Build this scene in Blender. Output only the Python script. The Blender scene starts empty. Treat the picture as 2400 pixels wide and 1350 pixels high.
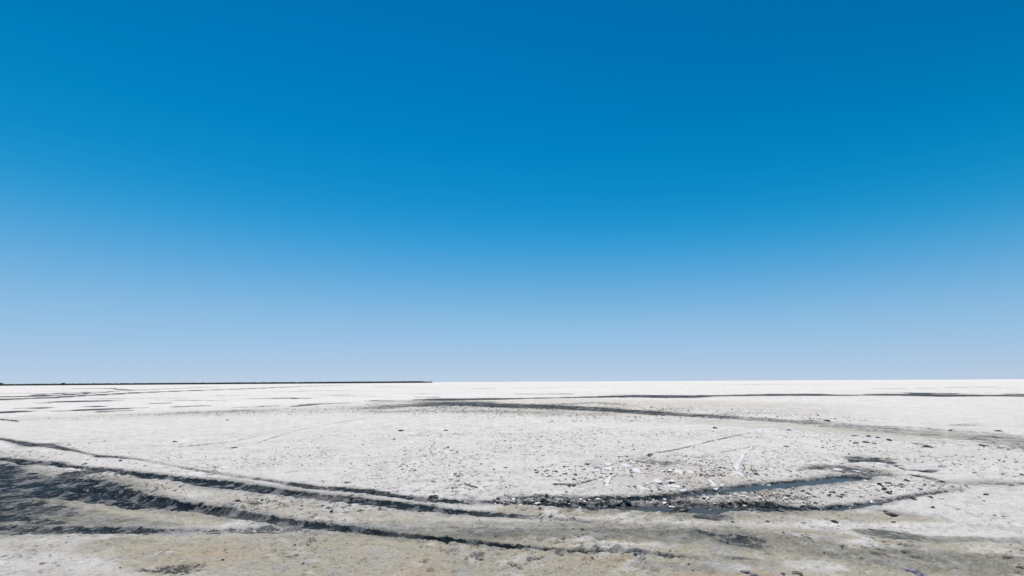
import bpy, bmesh, math, random
import numpy as np

# ------------------------------------------------------------------ camera, sky, sun, exposure
scene = bpy.context.scene
col = scene.collection
CAM_H = 1.9
cam_d = bpy.data.cameras.new("camera")
cam_d.sensor_width = 36.0
cam_d.lens = 1050.0 / 2400.0 * 36.0
cam_d.clip_start = 0.05
cam_d.clip_end = 30000.0
cam = bpy.data.objects.new("camera", cam_d)
col.objects.link(cam)
from mathutils import Matrix, Vector
cam.matrix_world = (Matrix.Translation((0, 0, CAM_H)) @ Matrix.Rotation(math.radians(90 + 11.83), 4, 'X')
                    @ Matrix.Rotation(math.radians(-0.30), 4, 'Z'))
scene.camera = cam

SUN_EL, SUN_AZ = math.radians(74), math.radians(-15)      # azimuth measured from +Y, negative = left
SKY_EL = SUN_EL
world = bpy.data.worlds.new("World")
scene.world = world
world.use_nodes = True
nt = world.node_tree
bg = nt.nodes["Background"]
bg.inputs[1].default_value = 0.10
sky = nt.nodes.new("ShaderNodeTexSky")
sky.sky_type = 'NISHITA'
sky.sun_disc = False
sky.sun_elevation = SKY_EL
sky.sun_rotation = SUN_AZ
sky.altitude = 0
sky.air_density = 1.0
sky.dust_density = 0.0
sky.ozone_density = 3.5
tc = nt.nodes.new("ShaderNodeTexCoord")
va = nt.nodes.new("ShaderNodeVectorMath"); va.operation = 'ADD'; va.inputs[1].default_value = (0, 0, .05)
vn = nt.nodes.new("ShaderNodeVectorMath"); vn.operation = 'NORMALIZE'
nt.links.new(tc.outputs['Generated'], va.inputs[0])
nt.links.new(va.outputs[0], vn.inputs[0])
nt.links.new(vn.outputs[0], sky.inputs[0])
s1 = nt.nodes.new("ShaderNodeVectorMath"); s1.operation = 'SCALE'; s1.inputs['Scale'].default_value = 0.10
s2 = nt.nodes.new("ShaderNodeVectorMath"); s2.operation = 'SCALE'; s2.inputs['Scale'].default_value = 1 / 0.10
cv = nt.nodes.new("ShaderNodeRGBCurve")
def set_curve(c, pts):
    while len(c.points) > 2:
        c.points.remove(c.points[1])
    c.points[0].location = pts[0]
    c.points[-1].location = pts[-1]
    for p in pts[1:-1]:
        c.points.new(*p)
    for p in c.points:
        p.handle_type = 'AUTO_CLAMPED'
cv.mapping.use_clip = False
set_curve(cv.mapping.curves[0], [(0, 0), (.128, 0), (.150, .003), (.166, .013), (.182, .038), (.20, .08), (.235, .162), (.293, .268), (.475, .435), (1, .7)])
set_curve(cv.mapping.curves[1], [(0, 0), (.18, .128), (.208, .150), (.238, .205), (.292, .295), (.34, .37), (.466, .505), (.65, .59), (1, .75)])
set_curve(cv.mapping.curves[2], [(0, 0), (.37, .355), (.411, .41), (.456, .505), (.525, .62), (.579, .69), (.683, .755), (1, .86)])
cv.mapping.update()
nt.links.new(sky.outputs[0], s1.inputs[0])
nt.links.new(s1.outputs[0], cv.inputs['Color'])
nt.links.new(cv.outputs[0], s2.inputs[0])
nt.links.new(s2.outputs[0], bg.inputs[0])

sun_d = bpy.data.lights.new("sun", 'SUN')
sun_d.energy = 4.3
sun_d.angle = math.radians(0.53)
sun_d.color = (1.0, .872, .73)
sun = bpy.data.objects.new("sun", sun_d)
col.objects.link(sun)
sdir = Vector((math.sin(SUN_AZ) * math.cos(SUN_EL), math.cos(SUN_AZ) * math.cos(SUN_EL), math.sin(SUN_EL)))
sun.rotation_euler = sdir.to_track_quat('Z', 'Y').to_euler()
sun.location = (0, 0, 30)

scene.view_settings.view_transform = 'Standard'
scene.view_settings.look = 'None'
scene.view_settings.exposure = 0.0
scene.view_settings.gamma = 1.0
scene.view_settings.use_curve_mapping = False

# ------------------------------------------------------------------ where things lie, in metres on the ground
# wheel tracks and mud streaks: (kind, look, [(x, y, half width, strength), ...])
TRACKS = [
    ('rut', {'mud': 0.9, 'wet': 0.7, 'dirt': 0.5, 'depth': 0.05, 'berm': 0.02, 'edge': 0.35}, [(-23.29, 19.3, 0.167, 0.4), (-17.48, 16.31, 0.111, 0.7), (-15.72, 15.26, 0.166, 1.0), (-15.07, 15.03, 0.313, 1.0), (-14.61, 14.82, 0.155, 1.0), (-13.79, 14.33, 0.102, 1.0), (-13.28, 14.04, 0.122, 1.0), (-12.66, 13.69, 0.065, 0.5), (-11.67, 13.1, 0.061, 0.4), (-11.02, 12.72, 0.125, 0.9), (-10.73, 12.71, 0.117, 0.7), (-9.59, 12.2, 0.066, 0.25), (-8.16, 11.31, 0.053, 0.3), (-6.96, 10.59, 0.071, 0.4), (-5.27, 9.78, 0.082, 0.4), (-4.55, 9.4, 0.075, 0.6), (-4.21, 9.21, 0.119, 0.9), (-3.67, 8.91, 0.106, 0.8), (-3.14, 8.76, 0.137, 0.75), (-2.59, 8.52, 0.164, 0.75), (-1.97, 8.15, 0.113, 0.6), (-1.42, 7.94, 0.122, 0.55), (-0.99, 7.83, 0.121, 0.9), (-0.7, 7.72, 0.093, 0.6)]),
    ('rut', {'mud': 0.9, 'wet': 0.7, 'dirt': 0.5, 'depth': 0.09, 'berm': 0.05, 'edge': 0.35}, [(-16.4, 13.41, 0.161, 0.7), (-13.28, 12.25, 0.131, 0.8), (-12.42, 11.96, 0.14, 1.0), (-11.88, 11.71, 0.23, 1.0), (-11.45, 11.69, 0.195, 1.0), (-10.72, 11.33, 0.115, 1.0), (-9.88, 10.98, 0.124, 1.0), (-9.05, 10.65, 0.133, 0.8), (-8.37, 10.35, 0.15, 0.9), (-7.51, 9.97, 0.179, 1.0), (-6.9, 9.74, 0.169, 0.8), (-6.36, 9.53, 0.196, 1.0), (-5.87, 9.36, 0.236, 1.0), (-5.28, 9.09, 0.218, 1.0), (-4.76, 8.87, 0.196, 1.0), (-4.22, 8.59, 0.2, 1.0), (-3.75, 8.39, 0.194, 0.95), (-3.29, 8.21, 0.179, 0.9), (-2.86, 8.03, 0.175, 0.95), (-2.32, 7.8, 0.161, 0.95), (-1.81, 7.61, 0.168, 1.0), (-1.32, 7.41, 0.134, 0.9), (-0.85, 7.26, 0.127, 0.75), (-0.44, 7.17, 0.116, 0.65), (0.19, 7.0, 0.091, 0.55), (0.78, 6.81, 0.069, 0.4), (1.28, 6.7, 0.058, 0.25)]),
    ('mudband', {'mud': 1.5, 'wet': 0.9, 'dirt': 0.5, 'depth': 0.07, 'berm': 0.03, 'edge': 0.5}, [(-15.58, 11.52, 1.203, 1.0), (-12.26, 10.49, 0.844, 1.0), (-10.2, 9.5, 0.546, 1.0), (-9.35, 9.18, 0.674, 1.0), (-8.52, 8.92, 0.662, 1.0), (-7.76, 8.7, 0.511, 1.0), (-7.14, 8.44, 0.348, 1.0), (-6.53, 8.16, 0.265, 1.0), (-5.87, 7.87, 0.214, 1.0), (-5.17, 7.58, 0.179, 1.0), (-4.54, 7.33, 0.144, 0.8)]),
    ('rut', {'mud': 1, 'wet': 0.85, 'dirt': 0.5, 'depth': 0.12, 'berm': 0.07, 'edge': 0.3}, [(-7.92, 8.87, 0.167, 1.0), (-7.14, 8.53, 0.182, 1.0), (-6.68, 8.34, 0.183, 1.0), (-6.23, 8.15, 0.193, 1.0), (-5.9, 8.01, 0.185, 1.0), (-5.55, 7.81, 0.172, 1.0), (-5.23, 7.65, 0.172, 1.0), (-4.85, 7.5, 0.16, 1.0), (-4.4, 7.31, 0.159, 1.0), (-4.04, 7.14, 0.156, 1.0), (-3.72, 7.01, 0.146, 1.0), (-3.39, 6.86, 0.134, 1.0), (-3.01, 6.7, 0.131, 1.0), (-2.67, 6.58, 0.136, 1.0), (-2.28, 6.47, 0.129, 1.0), (-1.97, 6.38, 0.112, 1.0), (-1.66, 6.29, 0.088, 0.9), (-1.37, 6.2, 0.087, 0.85), (-1.08, 6.12, 0.078, 0.85), (-0.75, 6.02, 0.091, 0.95), (-0.43, 5.93, 0.083, 0.9), (-0.12, 5.84, 0.069, 0.75), (0.23, 5.76, 0.054, 0.65), (0.57, 5.67, 0.047, 0.45), (0.95, 5.6, 0.046, 0.4), (1.42, 5.54, 0.052, 0.35), (1.88, 5.48, 0.052, 0.3)]),
    ('rut', {'mud': 0.95, 'wet': 0.8, 'dirt': 0.5, 'depth': 0.06, 'berm': 0.05, 'edge': 0.35}, [(-8.1, 8.43, 0.165, 1.0), (-7.27, 8.17, 0.146, 1.0), (-6.58, 7.89, 0.104, 1.0), (-6.1, 7.65, 0.091, 1.0), (-5.81, 7.49, 0.05, 0.7)]),
    ('smear', {'mud': 0.9, 'wet': 0.7, 'dirt': 0.5, 'depth': 0.03, 'berm': 0.02, 'edge': 0.35}, [(-9.57, 9.97, 0.309, 0.5), (-9.37, 10.23, 0.382, 0.7), (-9.22, 10.41, 0.392, 0.85), (-9.06, 10.55, 0.332, 0.8)]),
    ('damp', {'mud': 1.0, 'wet': 0.3, 'dirt': 0.5, 'depth': 0.05, 'berm': 0.02, 'edge': 1.0}, [(-9.46, 7.64, 0.798, 1), (-7.81, 7.37, 0.735, 1), (-6.79, 7.13, 0.466, 0.8), (-5.69, 6.8, 0.309, 0.6), (-4.68, 6.65, 0.165, 0.5)]),
    ('smear', {'mud': 0.9, 'wet': 0.7, 'dirt': 0.5, 'depth': 0.02, 'berm': 0, 'edge': 0.8}, [(-10.56, 8.48, 0.665, 0.9), (-8.37, 7.87, 0.526, 0.8), (-7.73, 7.65, 0.374, 0.7), (-7.11, 7.45, 0.227, 0.55), (-6.58, 7.23, 0.115, 0.4)]),
    ('smear', {'mud': 0.8, 'wet': 0.7, 'dirt': 0.5, 'depth': 0.03, 'berm': 0, 'edge': 0.6}, [(-8.99, 7.28, 0.19, 0.7), (-7.51, 7.1, 0.163, 0.75), (-7.04, 7.01, 0.136, 0.75), (-6.6, 6.88, 0.111, 0.7), (-6.28, 6.79, 0.071, 0.4)]),
    ('rut', {'mud': 0.75, 'wet': 0.5, 'dirt': 0.5, 'depth': 0.07, 'berm': 0.04, 'edge': 0.35}, [(-8.18, 6.66, 0.238, 0.75), (-6.91, 6.56, 0.202, 0.8), (-6.18, 6.52, 0.171, 0.85), (-5.71, 6.51, 0.156, 0.85), (-5.12, 6.48, 0.136, 0.75), (-4.65, 6.46, 0.118, 0.7), (-4.18, 6.43, 0.102, 0.6), (-3.72, 6.42, 0.108, 0.5), (-3.19, 6.48, 0.159, 0.4), (-2.59, 6.41, 0.097, 0.3)]),
    ('damp', {'mud': 0.6, 'wet': 0.3, 'dirt': 0.5, 'depth': 0.01, 'berm': 0, 'edge': 0.7}, [(-5.22, 6.12, 0.042, 0.3), (-4.89, 6.08, 0.073, 0.5), (-4.57, 6.08, 0.073, 0.5), (-4.39, 6.05, 0.052, 0.3)]),
    ('smear', {'mud': 0.5, 'wet': 0.4, 'dirt': 0.5, 'depth': 0.03, 'berm': 0.01, 'edge': 1.2}, [(-3.99, 5.19, 0.034, 0.4), (-3.82, 5.2, 0.066, 0.7), (-3.59, 5.19, 0.104, 0.9), (-3.44, 5.23, 0.12, 0.9), (-3.34, 5.28, 0.055, 0.6)]),
    ('damp', {'mud': 1.12, 'wet': 0.35, 'dirt': 0.5, 'depth': 0.015, 'berm': 0, 'edge': 0.8}, [(-2.75, 6.27, 0.146, 0.3), (-2.02, 6.54, 0.186, 0.5), (-1.14, 6.42, 0.217, 0.6), (-0.29, 6.27, 0.231, 0.6), (0.53, 6.3, 0.201, 0.6), (1.36, 6.29, 0.237, 0.6), (2.15, 6.2, 0.306, 0.65), (2.87, 6.03, 0.414, 0.55), (3.57, 5.9, 0.321, 0.4)]),
    ('damp', {'mud': 1.06, 'wet': 0.4, 'dirt': 0.5, 'depth': 0.01, 'berm': 0, 'edge': 0.7}, [(-0.87, 6.5, 0.07, 0.4), (-0.3, 6.44, 0.087, 0.6), (0.32, 6.43, 0.07, 0.6), (1.07, 6.25, 0.083, 0.6), (1.63, 6.27, 0.065, 0.5)]),
    ('damp', {'mud': 1.19, 'wet': 0.7, 'dirt': 0.5, 'depth': 0.02, 'berm': 0, 'edge': 0.5}, [(2.39, 6.14, 0.238, 0.7), (2.87, 6.03, 0.234, 0.7), (3.18, 5.93, 0.152, 0.5), (3.88, 5.97, 0.086, 0.3)]),
    ('damp', {'mud': 1.25, 'wet': 0.7, 'dirt': 0.5, 'depth': 0.02, 'berm': 0, 'edge': 0.6}, [(4.46, 6.26, 0.117, 0.6), (4.68, 6.19, 0.177, 0.85), (4.88, 6.11, 0.159, 0.8), (5.1, 5.99, 0.119, 0.6), (5.61, 5.99, 0.095, 0.5), (6.17, 5.93, 0.097, 0.4)]),
    ('damp', {'mud': 1.12, 'wet': 0.4, 'dirt': 0.5, 'depth': 0.01, 'berm': 0, 'edge': 0.9}, [(4.11, 5.61, 0.154, 0.4), (4.5, 5.5, 0.209, 0.55), (4.89, 5.41, 0.168, 0.5), (5.49, 5.32, 0.162, 0.4)]),
    ('damp', {'mud': 1.06, 'wet': 0.3, 'dirt': 0.5, 'depth': 0.02, 'berm': 0.01, 'edge': 0.6}, [(0.48, 5.73, 0.055, 0.4), (1.06, 5.65, 0.054, 0.5), (1.44, 5.6, 0.054, 0.5), (1.88, 5.48, 0.066, 0.5), (2.49, 5.29, 0.063, 0.3)]),
    ('damp', {'mud': 1.19, 'wet': 0.2, 'dirt': 0.5, 'depth': 0.0, 'berm': 0.01, 'edge': 0.8}, [(2.28, 5.53, 0.055, 0.5), (2.44, 5.46, 0.068, 0.7), (2.63, 5.38, 0.054, 0.5)]),
    ('damp', {'mud': 0.9, 'wet': 0.7, 'dirt': 0.5, 'depth': 0.05, 'berm': 0.02, 'edge': 1.1}, [(3.19, 5.69, 0.154, 0.5), (3.78, 5.49, 0.237, 0.6), (4.5, 5.24, 0.242, 0.6), (5.26, 5.12, 0.224, 0.5)]),
    ('damp', {'mud': 0.8, 'wet': 0.7, 'dirt': 0.5, 'depth': 0.05, 'berm': 0.02, 'edge': 1.1}, [(1.33, 5.22, 0.091, 0.4), (1.98, 5.16, 0.106, 0.5), (2.74, 5.32, 0.1, 0.4)]),
    ('damp', {'mud': 0.8, 'wet': 0.7, 'dirt': 0.5, 'depth': 0.05, 'berm': 0.02, 'edge': 1.0}, [(-1.79, 6.74, 0.114, 0.4), (-0.31, 6.66, 0.131, 0.5), (1.13, 6.56, 0.129, 0.5), (2.27, 6.54, 0.146, 0.5)]),
    ('damp', {'mud': 0.9, 'wet': 0.7, 'dirt': 0.5, 'depth': 0.05, 'berm': 0.02, 'edge': 0.8}, [(5.4, 7.24, 0.141, 0.4), (5.62, 7.12, 0.221, 0.6), (5.75, 7.05, 0.137, 0.4)]),
    ('rut', {'mud': 0.95, 'wet': 1, 'dirt': 0.5, 'depth': 0.08, 'berm': 0.03, 'edge': 0.7}, [(-0.16, 8.08, 0.085, 0.4), (0.27, 8.07, 0.113, 0.7), (0.69, 8.01, 0.14, 0.8), (1.39, 7.94, 0.165, 0.85), (2.1, 7.98, 0.161, 0.9), (2.69, 8.05, 0.177, 1.0), (3.03, 8.19, 0.184, 1.0), (3.56, 8.39, 0.191, 1.0), (4.11, 8.6, 0.196, 1.0), (4.69, 8.82, 0.211, 1.0), (5.26, 8.99, 0.178, 1.0), (5.88, 9.19, 0.186, 1.0), (6.45, 9.41, 0.226, 1.0), (6.87, 9.52, 0.204, 1.0), (7.17, 9.64, 0.094, 0.6), (7.86, 9.79, 0.067, 0.3)]),
    ('rut', {'mud': 0.95, 'wet': 1, 'dirt': 0.5, 'depth': 0.09, 'berm': 0.06, 'edge': 0.8}, [(-0.85, 7.82, 0.106, 0.6), (-0.16, 7.81, 0.105, 0.6), (0.32, 7.7, 0.126, 0.8), (0.85, 7.59, 0.175, 0.9), (1.44, 7.5, 0.185, 0.95), (1.96, 7.47, 0.195, 1.0), (2.41, 7.43, 0.294, 1.0), (2.85, 7.38, 0.286, 1.0), (3.24, 7.39, 0.204, 1.0), (3.65, 7.43, 0.236, 1.0), (3.97, 7.4, 0.206, 1.0), (4.3, 7.3, 0.109, 0.8), (4.82, 7.32, 0.118, 0.85), (5.34, 7.5, 0.095, 0.8), (5.96, 7.77, 0.079, 0.6), (6.6, 8.03, 0.069, 0.6), (7.35, 8.31, 0.074, 0.5), (8.17, 8.61, 0.058, 0.3)]),
    ('smear', {'mud': 0.9, 'wet': 0.9, 'dirt': 0.5, 'depth': 0.04, 'berm': 0.01, 'edge': 0.4}, [(2.66, 6.92, 0.103, 0.8), (2.85, 6.92, 0.15, 1.0), (3.03, 6.87, 0.087, 0.6)]),
    ('smear', {'mud': 0.4, 'wet': 0.1, 'dirt': 0.5, 'depth': 0.0, 'berm': 0, 'edge': 1.2}, [(2.12, 9.6, 1.222, 0.2), (2.85, 9.19, 1.226, 0.25), (3.46, 8.18, 0.773, 0.3), (4.24, 8.02, 0.599, 0.35), (5.5, 8.29, 0.628, 0.3)]),
    ('smear', {'mud': 0.68, 'wet': 0.5, 'dirt': 0.5, 'depth': 0.03, 'berm': 0.02, 'edge': 1.5}, [(6.13, 10.24, 0.057, 0.6), (6.96, 10.66, 0.197, 0.85), (7.29, 10.45, 0.36, 0.9), (7.47, 10.25, 0.456, 1.0), (7.53, 10.16, 0.164, 0.6)]),
    ('smear', {'mud': 0.68, 'wet': 0.5, 'dirt': 0.5, 'depth': 0.03, 'berm': 0.02, 'edge': 1.5}, [(7.87, 11.18, 0.107, 0.7), (8.33, 11.46, 0.235, 1.0), (8.73, 11.51, 0.442, 1.0), (8.84, 11.21, 0.217, 0.9), (8.69, 10.67, 0.081, 0.4)]),
    ('smear', {'mud': 0.8, 'wet': 0.6, 'dirt': 0.5, 'depth': 0.02, 'berm': 0.01, 'edge': 0.8}, [(8.58, 10.32, 0.125, 0.5), (8.72, 10.17, 0.141, 0.9), (9.12, 10.3, 0.077, 0.6)]),
    ('smear', {'mud': 0.85, 'wet': 0.5, 'dirt': 0.5, 'depth': 0.03, 'berm': 0.02, 'edge': 0.9}, [(8.21, 9.74, 0.126, 0.8), (8.23, 9.57, 0.149, 1.0), (8.21, 9.37, 0.098, 0.7)]),
    ('rut', {'mud': 0.5, 'wet': 0.3, 'dirt': 0.5, 'depth': 0.05, 'berm': 0.05, 'edge': 0.8}, [(7.99, 8.99, 0.104, 0.4), (8.81, 9.01, 0.191, 0.5), (9.48, 8.89, 0.206, 0.5)]),
    ('smear', {'mud': 0.7, 'wet': 0.2, 'dirt': 0.5, 'depth': 0.01, 'berm': 0.01, 'edge': 1.3}, [(2.11, 11.29, 0.418, 0.35), (3.1, 11.56, 0.609, 0.5), (3.6, 11.19, 0.578, 0.5), (4.11, 10.96, 0.344, 0.3)]),
    ('smear', {'mud': 0.8, 'wet': 0.3, 'dirt': 0.5, 'depth': 0.02, 'berm': 0.02, 'edge': 0.6}, [(0.88, 9.12, 0.109, 0.7), (1.15, 9.05, 0.087, 0.6), (1.6, 9.53, 0.032, 0.8), (1.82, 9.81, 0.03, 0.7)]),
    ('road', {'mud': 0.95, 'wet': 0.55, 'dirt': 1.0, 'depth': 0.06, 'berm': 0.03, 'edge': 0.7}, [(-13.92, 37.6, 0.608, 0.1), (-12.06, 36.19, 0.987, 0.22), (-10.17, 35.43, 1.677, 0.4), (-9.08, 39.14, 2.229, 0.5), (-7.0, 39.64, 2.698, 0.6), (-5.18, 41.74, 3.575, 0.8), (-2.52, 39.9, 2.379, 0.95), (-0.05, 37.54, 2.422, 1.0), (2.18, 36.05, 2.346, 1.0), (4.13, 34.12, 2.027, 1.0), (5.46, 32.67, 1.598, 1.0), (6.58, 30.9, 1.31, 0.9), (7.98, 29.07, 1.378, 0.8), (9.04, 27.46, 1.343, 0.72), (9.87, 26.7, 1.34, 0.65), (10.73, 25.5, 1.212, 0.58), (11.4, 24.55, 1.166, 0.5), (12.7, 22.73, 1.165, 0.42), (13.77, 21.05, 1.386, 0.36), (14.18, 19.46, 1.374, 0.33), (14.81, 18.08, 1.899, 0.3), (15.46, 17.02, 2.075, 0.29), (15.81, 15.84, 1.759, 0.3), (15.78, 14.53, 1.507, 0.3), (15.74, 12.48, 1.552, 0.3)]),
    ('smear', {'mud': 0.6, 'wet': 0.2, 'dirt': 1, 'depth': 0.02, 'berm': 0.0, 'edge': 0.6}, [(-12.53, 40.96, 1.179, 0.3), (-11.15, 47.99, 2.881, 0.4), (-6.93, 46.44, 3.591, 0.6), (-3.81, 45.09, 2.554, 0.5)]),
    ('smear', {'mud': 0.6, 'wet': 0.2, 'dirt': 0.5, 'depth': 0.02, 'berm': 0.02, 'edge': 1.0}, [(2.8, 38.62, 1.192, 0.4), (5.09, 39.84, 1.127, 0.6), (7.69, 41.95, 1.59, 0.5), (9.57, 37.24, 0.797, 0.4)]),
    ('smear', {'mud': 0.5, 'wet': 0.1, 'dirt': 0.5, 'depth': 0.0, 'berm': 0.0, 'edge': 1.5}, [(-10.0, 31.82, 0.618, 0.5), (-8.42, 30.36, 1.088, 0.6), (-5.92, 31.94, 1.435, 0.5), (-2.83, 30.34, 1.166, 0.5), (2.6, 28.7, 1.484, 0.45), (5.42, 27.02, 0.986, 0.4)]),
    ('smear', {'mud': 0.6, 'wet': 0.2, 'dirt': 0.5, 'depth': 0.02, 'berm': 0.02, 'edge': 0.7}, [(15.77, 16.09, 0.298, 0.3), (16.21, 15.95, 0.489, 0.8), (16.38, 15.7, 0.37, 0.7), (16.45, 15.13, 0.259, 0.5)]),
    ('far', {'mud': 0.95, 'wet': 0.4, 'dirt': 0.5, 'depth': 0.05, 'berm': 0.03, 'edge': 0.4}, [(-9.25, 51.74, 1.922, 0.7), (-7.79, 52.17, 2.871, 1.0), (-4.91, 52.41, 2.61, 1.0), (-1.69, 53.13, 2.356, 0.9), (1.93, 54.11, 1.695, 0.6), (6.11, 55.65, 1.717, 0.6), (10.53, 57.28, 2.482, 0.9), (16.36, 59.16, 4.163, 1.0), (19.37, 58.32, 4.979, 1.0), (22.21, 58.71, 3.325, 0.9), (26.87, 60.62, 2.455, 0.65), (31.44, 60.76, 2.74, 0.8), (36.04, 61.89, 3.654, 1.0), (39.46, 61.87, 4.644, 1.0), (41.53, 59.91, 3.515, 0.6), (46.21, 58.13, 2.169, 0.4), (48.97, 59.52, 3.08, 0.9), (52.02, 58.01, 5.165, 1.0), (54.77, 57.52, 4.663, 1.0), (56.38, 55.45, 3.07, 0.7), (59.89, 54.0, 3.697, 0.8), (64.03, 52.49, 3.557, 0.7)]),
    ('far', {'mud': 0.9, 'wet': 0.7, 'dirt': 0.5, 'depth': 0, 'berm': 0, 'edge': 0.35}, [(59.17, 66.26, 2.116, 1.0), (59.71, 64.22, 2.05, 1.0)]),
    ('far', {'mud': 0.9, 'wet': 0.7, 'dirt': 0.5, 'depth': 0, 'berm': 0, 'edge': 0.35}, [(53.12, 61.76, 0.914, 1.0), (56.24, 63.33, 0.938, 1.0)]),
    ('far', {'mud': 0.9, 'wet': 0.7, 'dirt': 0.5, 'depth': 0, 'berm': 0, 'edge': 0.35}, [(81.78, 101.38, 2.399, 0.35), (93.35, 103.77, 2.455, 0.35)]),
    ('far', {'mud': 0.9, 'wet': 0.7, 'dirt': 0.5, 'depth': 0, 'berm': 0, 'edge': 0.35}, [(107.44, 113.53, 2.211, 0.4), (130.5, 122.27, 2.382, 0.4)]),
    ('far', {'mud': 0.9, 'wet': 0.7, 'dirt': 0.5, 'depth': 0, 'berm': 0, 'edge': 0.35}, [(1.24, 71.79, 1.456, 0.5), (7.65, 72.54, 1.962, 0.8)]),
    ('far', {'mud': 0.9, 'wet': 0.7, 'dirt': 0.5, 'depth': 0, 'berm': 0, 'edge': 0.35}, [(-11.73, 59.96, 1.142, 0.5), (-10.02, 59.69, 1.137, 0.5)]),
    ('far', {'mud': 0.9, 'wet': 0.7, 'dirt': 0.5, 'depth': 0, 'berm': 0, 'edge': 0.35}, [(-14.55, 48.95, 1.081, 0.6), (-13.61, 48.83, 1.079, 0.6)]),
    ('far', {'mud': 0.9, 'wet': 0.7, 'dirt': 0.5, 'depth': 0, 'berm': 0, 'edge': 0.35}, [(64.46, 58.57, 1.673, 1.0), (67.62, 58.96, 1.684, 1.0)]),
    ('far', {'mud': 0.9, 'wet': 0.7, 'dirt': 0.5, 'depth': 0.03, 'berm': 0, 'edge': 0.35}, [(-65.18, 50.3, 1.843, 0.7), (-67.05, 60.27, 2.442, 0.8), (-65.56, 63.12, 2.237, 1.0), (-70.06, 73.07, 1.467, 0.8), (-74.53, 83.57, 1.906, 0.85), (-82.11, 101.85, 2.353, 0.75), (-85.57, 114.96, 3.289, 0.7), (-88.63, 132.23, 3.811, 0.6), (-92.36, 157.36, 3.72, 0.6), (-115.16, 246.89, 5.907, 0.4), (-145.75, 410.59, 10.974, 0.25)]),
    ('far', {'mud': 0.9, 'wet': 0.7, 'dirt': 0.5, 'depth': 0.02, 'berm': 0, 'edge': 0.35}, [(-80.64, 62.13, 2.79, 0.5), (-81.02, 72.75, 4.057, 0.8), (-80.27, 74.1, 4.234, 0.9), (-80.55, 79.44, 2.982, 0.6), (-82.06, 84.14, 2.089, 0.9), (-87.04, 93.66, 1.46, 0.7), (-92.87, 104.26, 0.902, 0.6), (-105.56, 121.61, 1.329, 0.5), (-116.55, 143.91, 2.464, 0.4), (-130.95, 175.73, 2.957, 0.4), (-162.02, 248.28, 4.307, 0.3)]),
    ('far', {'mud': 0.9, 'wet': 0.7, 'dirt': 0.5, 'depth': 0, 'berm': 0, 'edge': 0.35}, [(-88.94, 86.26, 1.243, 0.4), (-95.75, 97.19, 2.735, 0.6), (-98.02, 105.41, 2.557, 0.6), (-103.44, 115.84, 1.709, 0.3)]),
    ('far', {'mud': 0.9, 'wet': 0.7, 'dirt': 0.5, 'depth': 0, 'berm': 0, 'edge': 0.35}, [(-183.83, 203.03, 11.229, 0.9), (-177.68, 200.79, 3.033, 0.7), (-154.55, 178.44, 0.933, 0.5), (-129.67, 153.39, 1.881, 0.9), (-126.01, 153.1, 5.449, 0.9), (-120.71, 149.03, 1.585, 0.3)]),
    ('far', {'mud': 0.9, 'wet': 0.7, 'dirt': 0.5, 'depth': 0.02, 'berm': 0, 'edge': 0.35}, [(-48.26, 47.4, 0.586, 0.4), (-49.04, 49.96, 1.004, 0.6), (-48.76, 51.21, 2.359, 1.0), (-47.51, 52.18, 1.837, 0.9), (-47.51, 54.94, 0.998, 0.5)]),
    ('far', {'mud': 0.9, 'wet': 0.7, 'dirt': 0.5, 'depth': 0.02, 'berm': 0, 'edge': 0.35}, [(-32.78, 33.94, 0.753, 0.8), (-31.96, 34.63, 0.978, 0.9), (-31.7, 35.51, 1.488, 1.0), (-31.18, 36.19, 1.131, 0.7), (-30.2, 37.27, 0.751, 0.6)]),
    ('far', {'mud': 0.9, 'wet': 0.7, 'dirt': 0.5, 'depth': 0, 'berm': 0, 'edge': 0.35}, [(-28.92, 32.67, 0.605, 0.8), (-28.5, 33.68, 0.749, 0.9)]),
    ('far', {'mud': 0.9, 'wet': 0.7, 'dirt': 0.5, 'depth': 0, 'berm': 0, 'edge': 0.35}, [(-36.84, 31.73, 1.45, 1.0), (-36.0, 32.54, 1.592, 1.0), (-36.05, 33.24, 0.801, 0.9)]),
    ('far', {'mud': 0.9, 'wet': 0.7, 'dirt': 0.5, 'depth': 0, 'berm': 0, 'edge': 0.35}, [(-39.45, 37.22, 0.762, 0.5), (-38.76, 37.88, 0.97, 0.7)]),
    ('far', {'mud': 0.9, 'wet': 0.7, 'dirt': 0.5, 'depth': 0, 'berm': 0, 'edge': 0.35}, [(-36.42, 40.12, 0.778, 0.8), (-35.9, 40.21, 0.78, 0.8)]),
    ('far', {'mud': 0.9, 'wet': 0.7, 'dirt': 0.5, 'depth': 0.03, 'berm': 0.02, 'edge': 0.35}, [(-33.91, 28.78, 0.24, 0.8), (-28.52, 25.86, 0.244, 0.8), (-27.22, 25.22, 0.174, 0.7), (-25.51, 24.06, 0.072, 0.5)]),
    ('far', {'mud': 0.9, 'wet': 0.7, 'dirt': 0.5, 'depth': 0, 'berm': 0, 'edge': 0.35}, [(-29.75, 59.02, 1.197, 0.9), (-25.96, 57.43, 0.931, 0.6)]),
    ('far', {'mud': 0.9, 'wet': 0.7, 'dirt': 0.5, 'depth': 0, 'berm': 0, 'edge': 0.35}, [(-27.96, 38.63, 0.746, 0.5), (-27.04, 39.89, 0.856, 0.8)]),
    ('far', {'mud': 0.9, 'wet': 0.7, 'dirt': 0.5, 'depth': 0, 'berm': 0, 'edge': 0.35}, [(-35.3, 45.95, 0.723, 0.7), (-34.7, 45.88, 0.722, 0.7)]),
    ('far', {'mud': 0.9, 'wet': 0.7, 'dirt': 0.5, 'depth': 0, 'berm': 0, 'edge': 0.35}, [(-21.96, 37.12, 0.515, 0.5), (-20.13, 38.87, 0.616, 0.5)]),
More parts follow.
